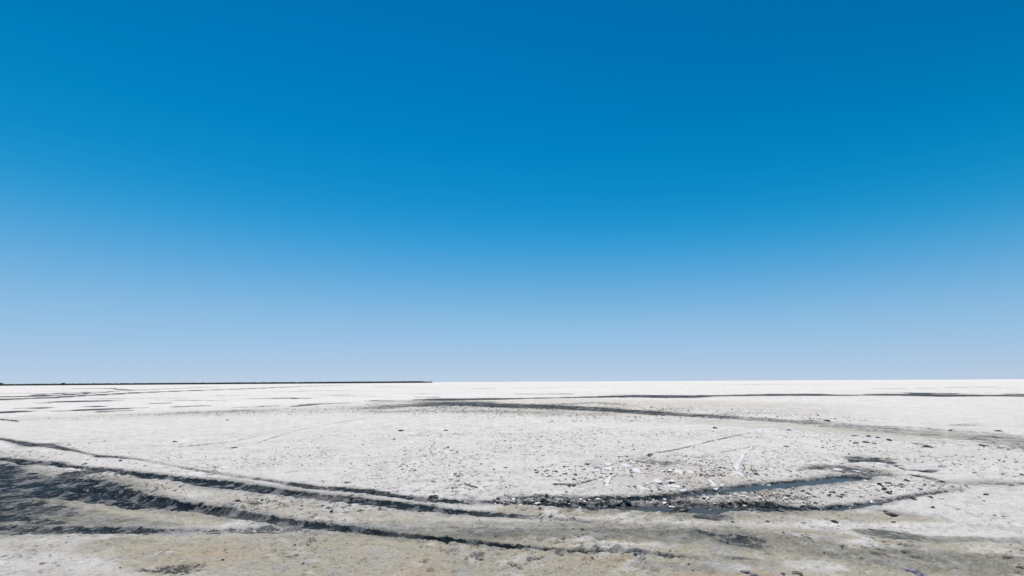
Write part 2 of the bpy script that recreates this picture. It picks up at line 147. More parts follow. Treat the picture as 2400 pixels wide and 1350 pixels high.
    ('far', {'mud': 0.9, 'wet': 0.7, 'dirt': 0.5, 'depth': 0, 'berm': 0, 'edge': 1.2}, [(-17.92, 37.99, 0.458, 0.6), (-18.04, 42.34, 1.051, 0.7), (-16.24, 43.81, 1.189, 0.4)]),
    ('far', {'mud': 0.6, 'wet': 0.7, 'dirt': 0.5, 'depth': 0, 'berm': 0, 'edge': 1.6}, [(-21.65, 29.37, 0.789, 0.4), (-21.12, 31.37, 1.585, 0.5), (-19.57, 32.14, 1.918, 0.6), (-17.36, 32.42, 1.308, 0.35)]),
    ('far', {'mud': 0.8, 'wet': 0.1, 'dirt': 0.6, 'depth': 0, 'berm': 0, 'edge': 0.8}, [(13.12, 68.72, 1.304, 0.20448225057948788), (17.52, 64.79, 1.86, 0.40896450115897576), (23.83, 61.13, 1.252, 0.20448225057948788)]),
    ('far', {'mud': 0.8, 'wet': 0.1, 'dirt': 0.6, 'depth': 0, 'berm': 0, 'edge': 0.8}, [(-122.84, 103.45, 2.325, 0.23265758605635894), (-111.76, 102.02, 2.725, 0.4653151721127179), (-92.28, 96.4, 1.668, 0.23265758605635894)]),
    ('far', {'mud': 0.8, 'wet': 0.1, 'dirt': 0.6, 'depth': 0, 'berm': 0, 'edge': 0.8}, [(-28.54, 171.89, 6.344, 0.07729498317805789), (-18.39, 172.4, 7.957, 0.15458996635611577), (-2.91, 165.4, 5.271, 0.07729498317805789)]),
    ('far', {'mud': 0.8, 'wet': 0.1, 'dirt': 0.6, 'depth': 0, 'berm': 0, 'edge': 0.8}, [(-34.33, 56.82, 1.326, 0.2145007235004608), (-31.14, 59.08, 2.039, 0.4290014470009216), (-25.3, 61.51, 1.442, 0.2145007235004608)]),
    ('far', {'mud': 0.8, 'wet': 0.1, 'dirt': 0.6, 'depth': 0, 'berm': 0, 'edge': 0.8}, [(48.38, 270.1, 13.927, 0.11165486693664563), (52.36, 269.65, 8.398, 0.22330973387329126), (54.3, 250.61, 3.756, 0.11165486693664563)]),
    ('far', {'mud': 0.8, 'wet': 0.1, 'dirt': 0.6, 'depth': 0, 'berm': 0, 'edge': 0.8}, [(60.67, 59.32, 1.639, 0.16936410705239185), (61.37, 57.84, 2.436, 0.3387282141047837), (62.95, 56.29, 1.631, 0.16936410705239185)]),
    ('far', {'mud': 0.8, 'wet': 0.1, 'dirt': 0.6, 'depth': 0, 'berm': 0, 'edge': 0.8}, [(-43.09, 55.47, 0.759, 0.23140479357588373), (-37.88, 53.68, 1.037, 0.46280958715176745), (-30.36, 50.7, 0.648, 0.23140479357588373)]),
    ('far', {'mud': 0.8, 'wet': 0.1, 'dirt': 0.6, 'depth': 0, 'berm': 0, 'edge': 0.8}, [(-95.09, 227.97, 5.922, 0.12773784263465593), (-93.23, 238.86, 6.766, 0.25547568526931186), (-92.43, 264.0, 5.237, 0.12773784263465593)]),
    ('far', {'mud': 0.8, 'wet': 0.1, 'dirt': 0.6, 'depth': 0, 'berm': 0, 'edge': 0.8}, [(-92.9, 74.61, 2.438, 0.21824066306323736), (-90.9, 75.58, 3.492, 0.4364813261264747), (-87.69, 76.97, 2.463, 0.21824066306323736)]),
    ('far', {'mud': 0.8, 'wet': 0.1, 'dirt': 0.6, 'depth': 0, 'berm': 0, 'edge': 0.8}, [(-52.4, 100.46, 2.154, 0.24564242355024118), (-49.3, 109.72, 3.913, 0.49128484710048237), (-41.0, 120.34, 3.363, 0.24564242355024118)]),
    ('far', {'mud': 0.8, 'wet': 0.1, 'dirt': 0.6, 'depth': 0, 'berm': 0, 'edge': 0.8}, [(29.6, 61.1, 1.394, 0.13908228327232558), (30.36, 60.64, 2.019, 0.27816456654465116), (31.62, 60.22, 1.364, 0.13908228327232558)]),
    ('far', {'mud': 0.8, 'wet': 0.1, 'dirt': 0.6, 'depth': 0, 'berm': 0, 'edge': 0.8}, [(-547.81, 442.76, 3.462, 0.10939129233977643), (-458.08, 379.41, 4.674, 0.21878258467955286), (-393.28, 338.27, 4.325, 0.10939129233977643)]),
    ('far', {'mud': 0.8, 'wet': 0.1, 'dirt': 0.6, 'depth': 0, 'berm': 0, 'edge': 0.8}, [(49.8, 55.32, 1.065, 0.166822818621296), (52.24, 55.39, 1.378, 0.333645637242592), (56.73, 56.31, 0.88, 0.166822818621296)]),
    ('far', {'mud': 0.8, 'wet': 0.1, 'dirt': 0.6, 'depth': 0, 'berm': 0, 'edge': 0.8}, [(-68.42, 68.28, 0.833, 0.0814105264899948), (-59.84, 64.92, 1.262, 0.1628210529799896), (-49.75, 62.04, 0.903, 0.0814105264899948)]),
    ('far', {'mud': 0.8, 'wet': 0.1, 'dirt': 0.6, 'depth': 0, 'berm': 0, 'edge': 0.8}, [(-139.84, 133.95, 1.412, 0.1344929171595228), (-119.59, 122.17, 2.038, 0.2689858343190456), (-99.49, 112.87, 1.588, 0.1344929171595228)]),
    ('far', {'mud': 0.8, 'wet': 0.1, 'dirt': 0.6, 'depth': 0, 'berm': 0, 'edge': 0.8}, [(1.55, 143.16, 2.668, 0.08868434063860035), (7.84, 151.94, 4.922, 0.1773686812772007), (17.88, 158.45, 4.433, 0.08868434063860035)]),
    ('far', {'mud': 0.8, 'wet': 0.1, 'dirt': 0.6, 'depth': 0, 'berm': 0, 'edge': 0.8}, [(18.07, 52.57, 0.816, 0.24767234403724675), (19.8, 53.25, 1.202, 0.4953446880744935), (22.51, 54.41, 0.826, 0.24767234403724675)]),
    ('far', {'mud': 0.8, 'wet': 0.1, 'dirt': 0.6, 'depth': 0, 'berm': 0, 'edge': 0.8}, [(-55.38, 176.94, 3.794, 0.15474139276086632), (-41.24, 165.33, 4.538, 0.30948278552173264), (-22.95, 148.84, 2.988, 0.15474139276086632)]),
    ('far', {'mud': 0.8, 'wet': 0.1, 'dirt': 0.6, 'depth': 0, 'berm': 0, 'edge': 0.8}, [(-63.81, 56.87, 1.711, 0.22172512420442314), (-63.33, 57.33, 1.707, 0.4434502484088463), (-61.34, 56.89, 0.84, 0.22172512420442314)]),
    ('far', {'mud': 0.8, 'wet': 0.1, 'dirt': 0.6, 'depth': 0, 'berm': 0, 'edge': 0.8}, [(24.29, 54.93, 1.181, 0.0936603566970203), (27.37, 53.85, 1.706, 0.1873207133940406), (31.66, 52.14, 1.126, 0.0936603566970203)]),
    ('far', {'mud': 0.8, 'wet': 0.1, 'dirt': 0.6, 'depth': 0, 'berm': 0, 'edge': 0.8}, [(-55.45, 61.21, 1.099, 0.24987749091215689), (-52.76, 60.85, 1.911, 0.49975498182431377), (-49.79, 61.55, 1.483, 0.24987749091215689)]),
    ('far', {'mud': 0.8, 'wet': 0.1, 'dirt': 0.6, 'depth': 0, 'berm': 0, 'edge': 0.8}, [(106.49, 105.33, 3.864, 0.15883242877540155), (110.17, 103.38, 5.566, 0.3176648575508031), (113.17, 98.61, 3.754, 0.15883242877540155)]),
    ('far', {'mud': 0.8, 'wet': 0.1, 'dirt': 0.6, 'depth': 0, 'berm': 0, 'edge': 0.8}, [(-78.64, 247.29, 3.532, 0.24296777960951876), (-59.79, 219.63, 4.358, 0.4859355592190375), (-39.18, 192.49, 3.148, 0.24296777960951876)]),
    ('far', {'mud': 0.8, 'wet': 0.1, 'dirt': 0.6, 'depth': 0, 'berm': 0, 'edge': 0.8}, [(-12.85, 134.35, 4.01, 0.2118533199348866), (-9.83, 133.69, 4.928, 0.4237066398697732), (-5.6, 139.18, 2.888, 0.2118533199348866)]),
    ('far', {'mud': 0.8, 'wet': 0.1, 'dirt': 0.6, 'depth': 0, 'berm': 0, 'edge': 0.8}, [(-27.1, 65.29, 1.16, 0.19120322787020905), (-21.43, 63.58, 1.704, 0.3824064557404181), (-13.67, 62.12, 1.181, 0.19120322787020905)]),
    ('far', {'mud': 0.8, 'wet': 0.1, 'dirt': 0.6, 'depth': 0, 'berm': 0, 'edge': 0.8}, [(-29.56, 72.02, 1.515, 0.2097058078025833), (-26.72, 71.7, 2.292, 0.4194116156051666), (-22.81, 72.16, 1.653, 0.2097058078025833)]),
    ('far', {'mud': 0.8, 'wet': 0.1, 'dirt': 0.6, 'depth': 0, 'berm': 0, 'edge': 0.8}, [(-31.51, 55.22, 1.023, 0.07702661497893312), (-27.57, 54.82, 1.504, 0.15405322995786624), (-21.82, 54.37, 1.021, 0.07702661497893312)]),
    ('far', {'mud': 0.8, 'wet': 0.1, 'dirt': 0.6, 'depth': 0, 'berm': 0, 'edge': 0.8}, [(-50.5, 75.17, 1.078, 0.18830146523480618), (-45.0, 72.68, 1.649, 0.37660293046961235), (-38.15, 70.63, 1.205, 0.18830146523480618)]),
    ('far', {'mud': 0.8, 'wet': 0.1, 'dirt': 0.6, 'depth': 0, 'berm': 0, 'edge': 0.8}, [(-34.83, 77.99, 1.236, 0.1362579015002274), (-27.6, 74.3, 1.801, 0.2725158030004548), (-18.38, 70.99, 1.27, 0.1362579015002274)]),
    ('far', {'mud': 0.8, 'wet': 0.1, 'dirt': 0.6, 'depth': 0, 'berm': 0, 'edge': 0.8}, [(56.04, 73.41, 1.961, 0.16567440032828737), (59.07, 68.87, 2.646, 0.33134880065657474), (63.07, 63.15, 1.696, 0.16567440032828737)]),
    ('far', {'mud': 0.8, 'wet': 0.1, 'dirt': 0.6, 'depth': 0, 'berm': 0, 'edge': 0.8}, [(-53.52, 61.74, 1.247, 0.19599947734770495), (-47.76, 61.58, 1.892, 0.3919989546954099), (-39.69, 62.13, 1.349, 0.19599947734770495)]),
    ('far', {'mud': 0.8, 'wet': 0.1, 'dirt': 0.6, 'depth': 0, 'berm': 0, 'edge': 0.8}, [(98.02, 221.91, 10.592, 0.1914723401060361), (112.94, 216.99, 13.664, 0.3829446802120722), (132.01, 206.72, 9.994, 0.1914723401060361)]),
    ('far', {'mud': 0.8, 'wet': 0.1, 'dirt': 0.6, 'depth': 0, 'berm': 0, 'edge': 0.8}, [(12.74, 66.1, 1.436, 0.07983385275475531), (16.96, 65.35, 2.058, 0.15966770550951062), (22.63, 62.95, 1.357, 0.07983385275475531)]),
    ('far', {'mud': 0.8, 'wet': 0.1, 'dirt': 0.6, 'depth': 0, 'berm': 0, 'edge': 0.8}, [(-17.83, 77.32, 1.812, 0.18540140335061334), (-15.36, 77.62, 2.326, 0.3708028067012267), (-11.23, 75.5, 1.389, 0.18540140335061334)]),
    ('line', {'mud': 0.6, 'wet': 0, 'dirt': 0.2, 'depth': 0.02, 'berm': 0.01, 'edge': 0.5}, [(-8.26, 15.07, 0.039, 0.4), (-8.39, 15.6, 0.037, 0.6), (-8.65, 16.91, 0.057, 0.8), (-8.86, 18.61, 0.056, 0.5), (-8.82, 20.88, 0.079, 0.5), (-8.57, 23.29, 0.112, 0.5), (-7.77, 26.3, 0.123, 0.3)]),
    ('line', {'mud': 0.5, 'wet': 0, 'dirt': 0.2, 'depth': 0.02, 'berm': 0.01, 'edge': 0.9}, [(-10.33, 14.57, 0.119, 0.5), (-9.92, 14.94, 0.142, 0.7), (-9.41, 15.64, 0.088, 0.5), (-9.41, 17.75, 0.07, 0.5)]),
    ('line', {'mud': 0.7, 'wet': 0, 'dirt': 0.2, 'depth': 0.02, 'berm': 0.01, 'edge': 0.9}, [(3.57, 12.45, 0.058, 0.5), (4.73, 13.49, 0.059, 0.9), (5.77, 14.53, 0.048, 0.8), (6.99, 15.75, 0.047, 0.8), (8.88, 17.47, 0.049, 0.5)]),
    ('line', {'mud': 0.6, 'wet': 0, 'dirt': 0.2, 'depth': 0.02, 'berm': 0.01, 'edge': 0.8}, [(5.65, 12.82, 0.051, 0.6), (6.53, 13.42, 0.046, 0.7), (7.48, 14.27, 0.042, 0.8)]),
    ('line', {'mud': 0.7, 'wet': 0, 'dirt': 0.5, 'depth': 0.02, 'berm': 0.01, 'edge': 0.5}, [(12.31, 14.47, 0.075, 0.9), (12.09, 13.39, 0.046, 0.4)]),
    ('smear', {'mud': 0.55, 'wet': 0.4, 'dirt': 0.5, 'depth': 0.0, 'berm': 0.03, 'edge': 1.0}, [(17.9, 19.26, 0.385, 0.3), (19.09, 19.75, 0.5, 0.5), (20.74, 20.65, 0.304, 0.3)]),
    ('smear', {'mud': 0.6, 'wet': 0.9, 'dirt': 0.5, 'depth': 0.035, 'berm': 0, 'edge': 0.4}, [(2.46, 6.29, 0.084, 0.7), (2.61, 6.14, 0.149, 0.85), (2.72, 6.04, 0.219, 0.9), (2.86, 5.97, 0.2, 0.8), (2.99, 5.86, 0.08, 0.5)]),
    ('damp', {'mud': 1, 'wet': 0.9, 'dirt': 0.5, 'depth': 0.03, 'berm': 0, 'edge': 0.6}, [(2.4, 6.29, 0.122, 0.9), (2.61, 6.14, 0.204, 1.0), (2.72, 6.04, 0.253, 1.0), (2.88, 5.95, 0.25, 1.0), (3.07, 5.83, 0.13, 0.7)]),
]
# tinted ground: (what, amount, edge, [(x, y, half width, strength), ...])
ZONES = [
    ('dirt', 0.85, 0.6, [(-4.93, 5.95, 0.343, 1.0), (-3.4, 5.59, 0.658, 1.0), (-1.94, 5.57, 0.794, 1.0), (-0.02, 5.67, 1.038, 1.0), (1.94, 5.64, 1.044, 1.0), (3.78, 5.49, 0.99, 1.0), (5.26, 5.12, 0.795, 1.0), (5.99, 5.0, 0.74, 1.0)]),
    ('dirt', 0.45, 0.6, [(-7.03, 5.77, 0.704, 1.0), (-5.86, 5.62, 0.694, 1.0), (-4.51, 5.48, 0.683, 1.0)]),
    ('dirt', 0.62, 0.6, [(-9.82, 7.4, 1.058, 1.0), (-7.81, 7.37, 1.011, 1.0), (-6.39, 7.23, 0.68, 1.0), (-5.25, 7.0, 0.443, 1.0), (-4.22, 6.84, 0.248, 1.0)]),
    ('dirt', 0.5, 0.6, [(-11.86, 10.98, 0.217, 0.6), (-9.84, 10.43, 0.222, 0.7), (-7.44, 9.25, 0.373, 1.0), (-5.12, 8.22, 0.422, 1.0), (-3.28, 7.4, 0.451, 1.0), (-1.85, 6.94, 0.465, 1.0), (-0.61, 6.72, 0.384, 1.0), (1.79, 6.87, 0.277, 1.0)]),
    ('dirt', 0.6, 0.6, [(-0.02, 7.34, 0.346, 1.0), (2.47, 7.07, 0.397, 1.0), (4.85, 6.92, 0.302, 1.0), (5.95, 6.8, 0.173, 1.0)]),
    ('dirt', 0.38, 0.9, [(-32.89, 25.57, 3.765, 0.5), (-26.96, 26.66, 3.359, 1.0), (-23.54, 28.41, 4.379, 1.0), (-19.62, 30.41, 5.274, 1.0), (-15.59, 33.75, 6.676, 1.0), (-11.33, 34.97, 7.507, 1.0), (-6.63, 35.68, 9.279, 1.0), (-0.04, 31.45, 5.788, 1.0), (5.2, 28.5, 4.496, 1.0)]),
    ('dirt', 0.42, 0.9, [(-8.5, 45.65, 9.255, 0.6), (4.2, 46.08, 9.313, 1.0), (11.22, 40.73, 10.786, 1.0), (17.38, 37.8, 10.455, 1.0), (18.39, 30.81, 4.431, 1.0), (18.4, 25.12, 2.682, 0.6), (18.4, 21.21, 1.863, 0.4)]),
    ('dirt', 0.45, 0.9, [(4.23, 23.25, 1.532, 0.5), (9.9, 21.72, 1.925, 1.0), (12.99, 17.86, 2.526, 1.0), (14.65, 16.14, 2.888, 1.0), (15.37, 14.16, 2.512, 1.0), (15.74, 12.48, 2.117, 1.0)]),
    ('dirt', 0.22, 0.8, [(-90.48, 65.05, 132.889, 1.0), (-87.07, 78.15, 380.258, 1.0), (-50.38, 67.84, 126.705, 1.0), (-27.85, 74.85, 132.388, 1.0), (-11.88, 126.28, 1816.947, 1.0), (26.8, 96.65, 74.252, 0.6)]),
    ('dirt', 0.5, 1.0, [(2.22, 10.02, 2.658, 0.5), (3.4, 9.57, 2.111, 0.6), (4.32, 8.16, 0.934, 0.8), (5.97, 8.43, 0.817, 0.6)]),
    ('dirt', 0.35, 1.0, [(5.04, 7.36, 0.795, 0.4), (6.24, 7.11, 0.719, 0.5), (7.46, 7.09, 0.664, 0.4)]),
    ('dirt', 0.2, 0.8, [(49.84, 179.35, 172.355, 0.6), (81.07, 124.86, 168.059, 1.0), (120.26, 108.02, 147.495, 1.0), (139.07, 99.94, 125.12, 1.0)]),
    ('rust', 0.42, 1.0, [(-3.97, 5.7, 0.241, 0.6), (-3.47, 5.69, 0.278, 1.0), (-2.93, 5.61, 0.188, 0.6)]),
    ('rust', 0.45, 1.0, [(0.78, 5.43, 0.098, 1.0), (1.1, 5.38, 0.119, 1.0), (1.34, 5.42, 0.068, 1.0)]),
    ('rust', 0.45, 1.0, [(1.7, 5.0, 0.08, 1.0), (2.14, 5.03, 0.083, 1.0), (2.76, 4.98, 0.084, 1.0)]),
    ('rust', 0.6, 1.0, [(2.42, 5.42, 0.039, 1.0), (2.65, 5.37, 0.039, 1.0)]),
    ('rust', 0.35, 1.0, [(-0.98, 5.11, 0.108, 1.0), (-0.72, 5.14, 0.087, 1.0)]),
    ('rust', 0.18, 1.2, [(2.38, 9.59, 0.381, 1.0), (3.28, 10.22, 0.943, 1.0), (3.91, 9.55, 0.808, 1.0)]),
    ('salt', 0.6, 0.6, [(2.98, 5.23, 0.121, 1.0), (3.17, 5.21, 0.156, 1.0), (3.35, 5.19, 0.107, 1.0)]),
    ('salt', 0.7, 0.7, [(2.2, 5.25, 0.111, 1.0), (2.36, 5.2, 0.097, 1.0)]),
    ('salt', 0.45, 0.9, [(-6.37, 5.27, 0.399, 1.0), (-5.58, 5.37, 0.372, 1.0), (-4.93, 5.42, 0.306, 1.0), (-4.43, 5.38, 0.154, 1.0)]),
    ('salt', 0.5, 0.7, [(1.16, 5.9, 0.044, 1.0), (1.67, 5.87, 0.073, 1.0), (1.91, 5.85, 0.044, 1.0)]),
    ('salt', 0.5, 0.7, [(0.25, 6.11, 0.047, 1.0), (0.46, 6.11, 0.063, 1.0)]),
    ('salt', 0.5, 0.8, [(-0.02, 6.9, 0.122, 1.0), (0.9, 6.93, 0.122, 1.0), (1.82, 6.98, 0.082, 1.0)]),
    ('salt', 0.5, 0.8, [(3.45, 6.21, 0.092, 1.0), (3.72, 6.12, 0.094, 1.0), (4.27, 5.74, 0.087, 1.0), (4.42, 5.69, 0.066, 1.0)]),
    ('salt', 0.5, 0.8, [(5.33, 5.66, 0.134, 1.0), (5.55, 5.59, 0.132, 1.0)]),
    ('salt', 0.5, 0.7, [(4.39, 5.22, 0.079, 1.0), (4.65, 5.21, 0.079, 1.0)]),
    ('speck', 0.55, 0.9, [(0.41, 9.64, 1.586, 0.6), (2.28, 10.25, 2.262, 1.0), (3.73, 10.45, 3.027, 1.0), (4.77, 9.74, 2.458, 0.8)]),
    ('speck', 0.5, 0.8, [(-0.38, 8.12, 0.393, 1.0), (1.37, 7.83, 0.487, 1.0), (2.71, 7.73, 0.672, 1.0), (4.17, 7.88, 0.654, 1.0), (5.97, 8.43, 0.862, 1.0), (7.74, 8.72, 0.964, 0.7)]),
    ('speck', 0.7, 0.8, [(-11.8, 34.47, 7.3, 0.7), (-6.86, 36.92, 7.877, 1.0), (3.01, 33.15, 9.692, 1.0), (8.44, 30.74, 7.577, 1.0), (12.79, 27.91, 5.455, 1.0), (15.28, 23.87, 4.032, 0.7), (16.55, 21.32, 2.452, 0.5)]),
    ('speck', 0.3, 0.8, [(-10.92, 13.39, 9.599, 0.5), (-6.39, 14.06, 9.952, 0.8), (-2.47, 13.49, 8.928, 1.0), (1.31, 14.7, 11.075, 1.0), (6.55, 14.5, 7.398, 0.9), (10.27, 12.66, 6.17, 0.9), (12.82, 11.88, 5.475, 0.7)]),
    ('speck', 0.5, 0.8, [(-14.7, 13.51, 1.069, 0.7), (-8.4, 9.86, 0.81, 1.0), (-4.15, 7.78, 0.681, 1.0), (-1.97, 7.37, 0.437, 0.5)]),
    ('speck', 0.45, 0.9, [(-26.96, 26.66, 2.216, 0.6), (-22.46, 28.69, 3.415, 1.0), (-18.69, 31.18, 4.874, 1.0), (-13.98, 33.61, 4.672, 1.0), (-11.14, 34.41, 4.752, 1.0)]),
    ('speck', 0.26, 0.8, [(-6.01, 5.75, 0.534, 1.0), (-2.95, 5.64, 0.666, 1.0), (-0.02, 5.67, 0.819, 1.0), (2.91, 5.63, 0.813, 1.0), (5.79, 5.59, 0.806, 1.0)]),
]
# foot and hoof pits: (x, y, radius x, radius y, depth)
PITS = [
    (-0.963, 5.38, 0.028, 0.061, 0.035),
    (-0.513, 5.386, 0.023, 0.048, 0.045),
    (-0.458, 5.446, 0.028, 0.049, 0.03),
    (-0.406, 5.507, 0.033, 0.05, 0.03),
    (-0.364, 5.582, 0.029, 0.052, 0.03),
    (-0.862, 5.13, 0.044, 0.044, 0.03),
    (-0.633, 5.305, 0.018, 0.082, 0.025),
    (-0.198, 6.137, 0.059, 0.047, 0.03),
    (-0.745, 5.614, 0.029, 0.04, 0.02),
    (-0.615, 5.095, 0.026, 0.021, 0.02),
    (-0.977, 5.553, 0.019, 0.039, 0.02),
    (0.529, 5.57, 0.048, 0.052, 0.035),
    (-2.688, 5.707, 0.03, 0.045, 0.02),
    (-2.539, 5.705, 0.03, 0.045, 0.02),
    (-3.178, 5.782, 0.025, 0.048, 0.02),
    (-1.652, 5.413, 0.042, 0.051, 0.02),
    (-1.522, 5.448, 0.033, 0.051, 0.02),
    (-2.914, 5.949, 0.016, 0.05, 0.02),
    (-3.81, 6.13, 0.027, 0.057, 0.03),
    (-5.546, 6.88, 0.055, 0.053, 0.03),
    (-5.069, 6.774, 0.054, 0.05, 0.03),
    (-5.137, 6.57, 0.07, 0.071, 0.03),
    (-5.016, 5.483, 0.029, 0.035, 0.015),
    (-4.901, 5.128, 0.022, 0.031, 0.02),
    (-4.808, 5.106, 0.027, 0.03, 0.02),
    (-2.089, 5.234, 0.041, 0.024, 0.02),
    (-2.145, 5.158, 0.031, 0.024, 0.02),
]
SLABS = [
    (2.249, 11.174, 0.1, 0.199, 'small far-left white salt plate in the broken crust right of centre'),
    (2.136, 10.594, 0.113, 0.204, 'white salt plate just above the hooked salt strip'),
    (2.603, 10.944, 0.117, 0.193, 'flat white salt plate above the pale hooked strip, beside dark clods'),
    (2.684, 10.334, 0.11, 0.27, 'squarish white salt plate between the hooked strip and the broad plates'),
    (2.876, 11.385, 0.071, 0.18, 'smallest white salt plate at the top of the broken crust'),
    (2.764, 9.154, 0.113, 0.174, 'rounded white salt plate below the middle of the broken crust'),
    (2.379, 8.807, 0.171, 0.194, 'long white salt plate nearest the hook of the curved strip'),
    (3.078, 9.259, 0.131, 0.2, 'white salt plate with a dark clod on its left end'),
    (2.92, 8.76, 0.162, 0.16, 'broad white salt plate lying just above the upper wet rut'),
    (3.004, 8.465, 0.089, 0.1, 'narrow white salt plate at the very edge of the upper wet rut'),
    (3.776, 10.072, 0.08, 0.29, 'tilted white salt plate left of the short curved strip'),
    (3.485, 10.218, 0.136, 0.295, 'wide white salt plate among black clods in the broken crust'),
    (4.63, 9.828, 0.087, 0.238, 'square white salt block under the tall pale strip'),
    (8.266, 11.11, 0.127, 0.139, 'thin white salt plate in the upper dark mud patch on the right'),
    (8.467, 10.938, 0.115, 0.137, 'pale salt plate at the right end of the upper dark mud patch'),
    (7.021, 10.312, 0.127, 0.145, 'white salt plate in the lower dark mud patch on the right'),
    (7.368, 10.208, 0.072, 0.116, 'small white salt plate at the right end of the lower dark mud patch'),
    (7.898, 18.265, 0.179, 0.45, 'lone white salt plate with a black clod behind it, far right of centre'),
    (9.503, 17.73, 0.205, 0.329, 'white salt plate below the tan road, left one of a pair'),
    (10.639, 17.529, 0.124, 0.45, 'white salt plate below the tan road, right one of a pair'),
]
STRIPS = [
    ([(2.36, 10.06, 0.036, 1.0), (2.18, 9.98, 0.048, 1.0), (1.98, 9.73, 0.058, 1.0), (1.84, 9.37, 0.067, 1.0), (1.77, 9.0, 0.064, 1.0), (1.76, 8.69, 0.041, 1.0)], 'hook-shaped pale salt strip pressed smooth by a tyre'),
    ([(3.77, 9.48, 0.034, 1.0), (3.79, 9.28, 0.044, 1.0), (3.77, 9.02, 0.064, 1.0), (3.68, 8.71, 0.073, 1.0), (3.58, 8.45, 0.04, 1.0)], 'short curved white salt strip ending at the upper wet rut'),
    ([(4.75, 10.14, 0.048, 1.0), (5.02, 10.67, 0.064, 1.0), (5.42, 11.37, 0.068, 1.0), (5.87, 12.1, 0.058, 1.0), (6.37, 12.87, 0.046, 1.0), (7.04, 13.83, 0.033, 1.0)], 'tall curved pale salt strip standing alone right of the broken crust'),
]
PUDDLES = [
    ([(2.86, 8.11, 0.136, 1.0), (3.29, 8.27, 0.163, 1.0), (3.73, 8.45, 0.167, 1.0), (4.29, 8.66, 0.176, 1.0), (4.87, 8.85, 0.158, 1.0), (5.47, 9.05, 0.135, 1.0), (6.09, 9.26, 0.138, 1.0), (6.75, 9.48, 0.141, 1.0)], -0.035, 'long strip of brine in the upper wheel rut, right of centre'),
    ([(0.78, 7.56, 0.124, 1.0), (1.43, 7.48, 0.147, 1.0), (1.95, 7.44, 0.146, 1.0), (2.46, 7.39, 0.219, 1.0), (2.89, 7.33, 0.209, 1.0), (3.23, 7.37, 0.157, 1.0), (3.63, 7.39, 0.163, 1.0), (3.95, 7.38, 0.118, 1.0)], -0.04, 'strip of dark brine in the lower wheel rut, right of centre'),
    ([(4.61, 7.3, 0.082, 1.0), (5.04, 7.36, 0.092, 1.0), (5.49, 7.52, 0.062, 1.0), (5.92, 7.71, 0.044, 1.0)], -0.04, 'short grey-blue brine strip at the right end of the lower rut'),
]
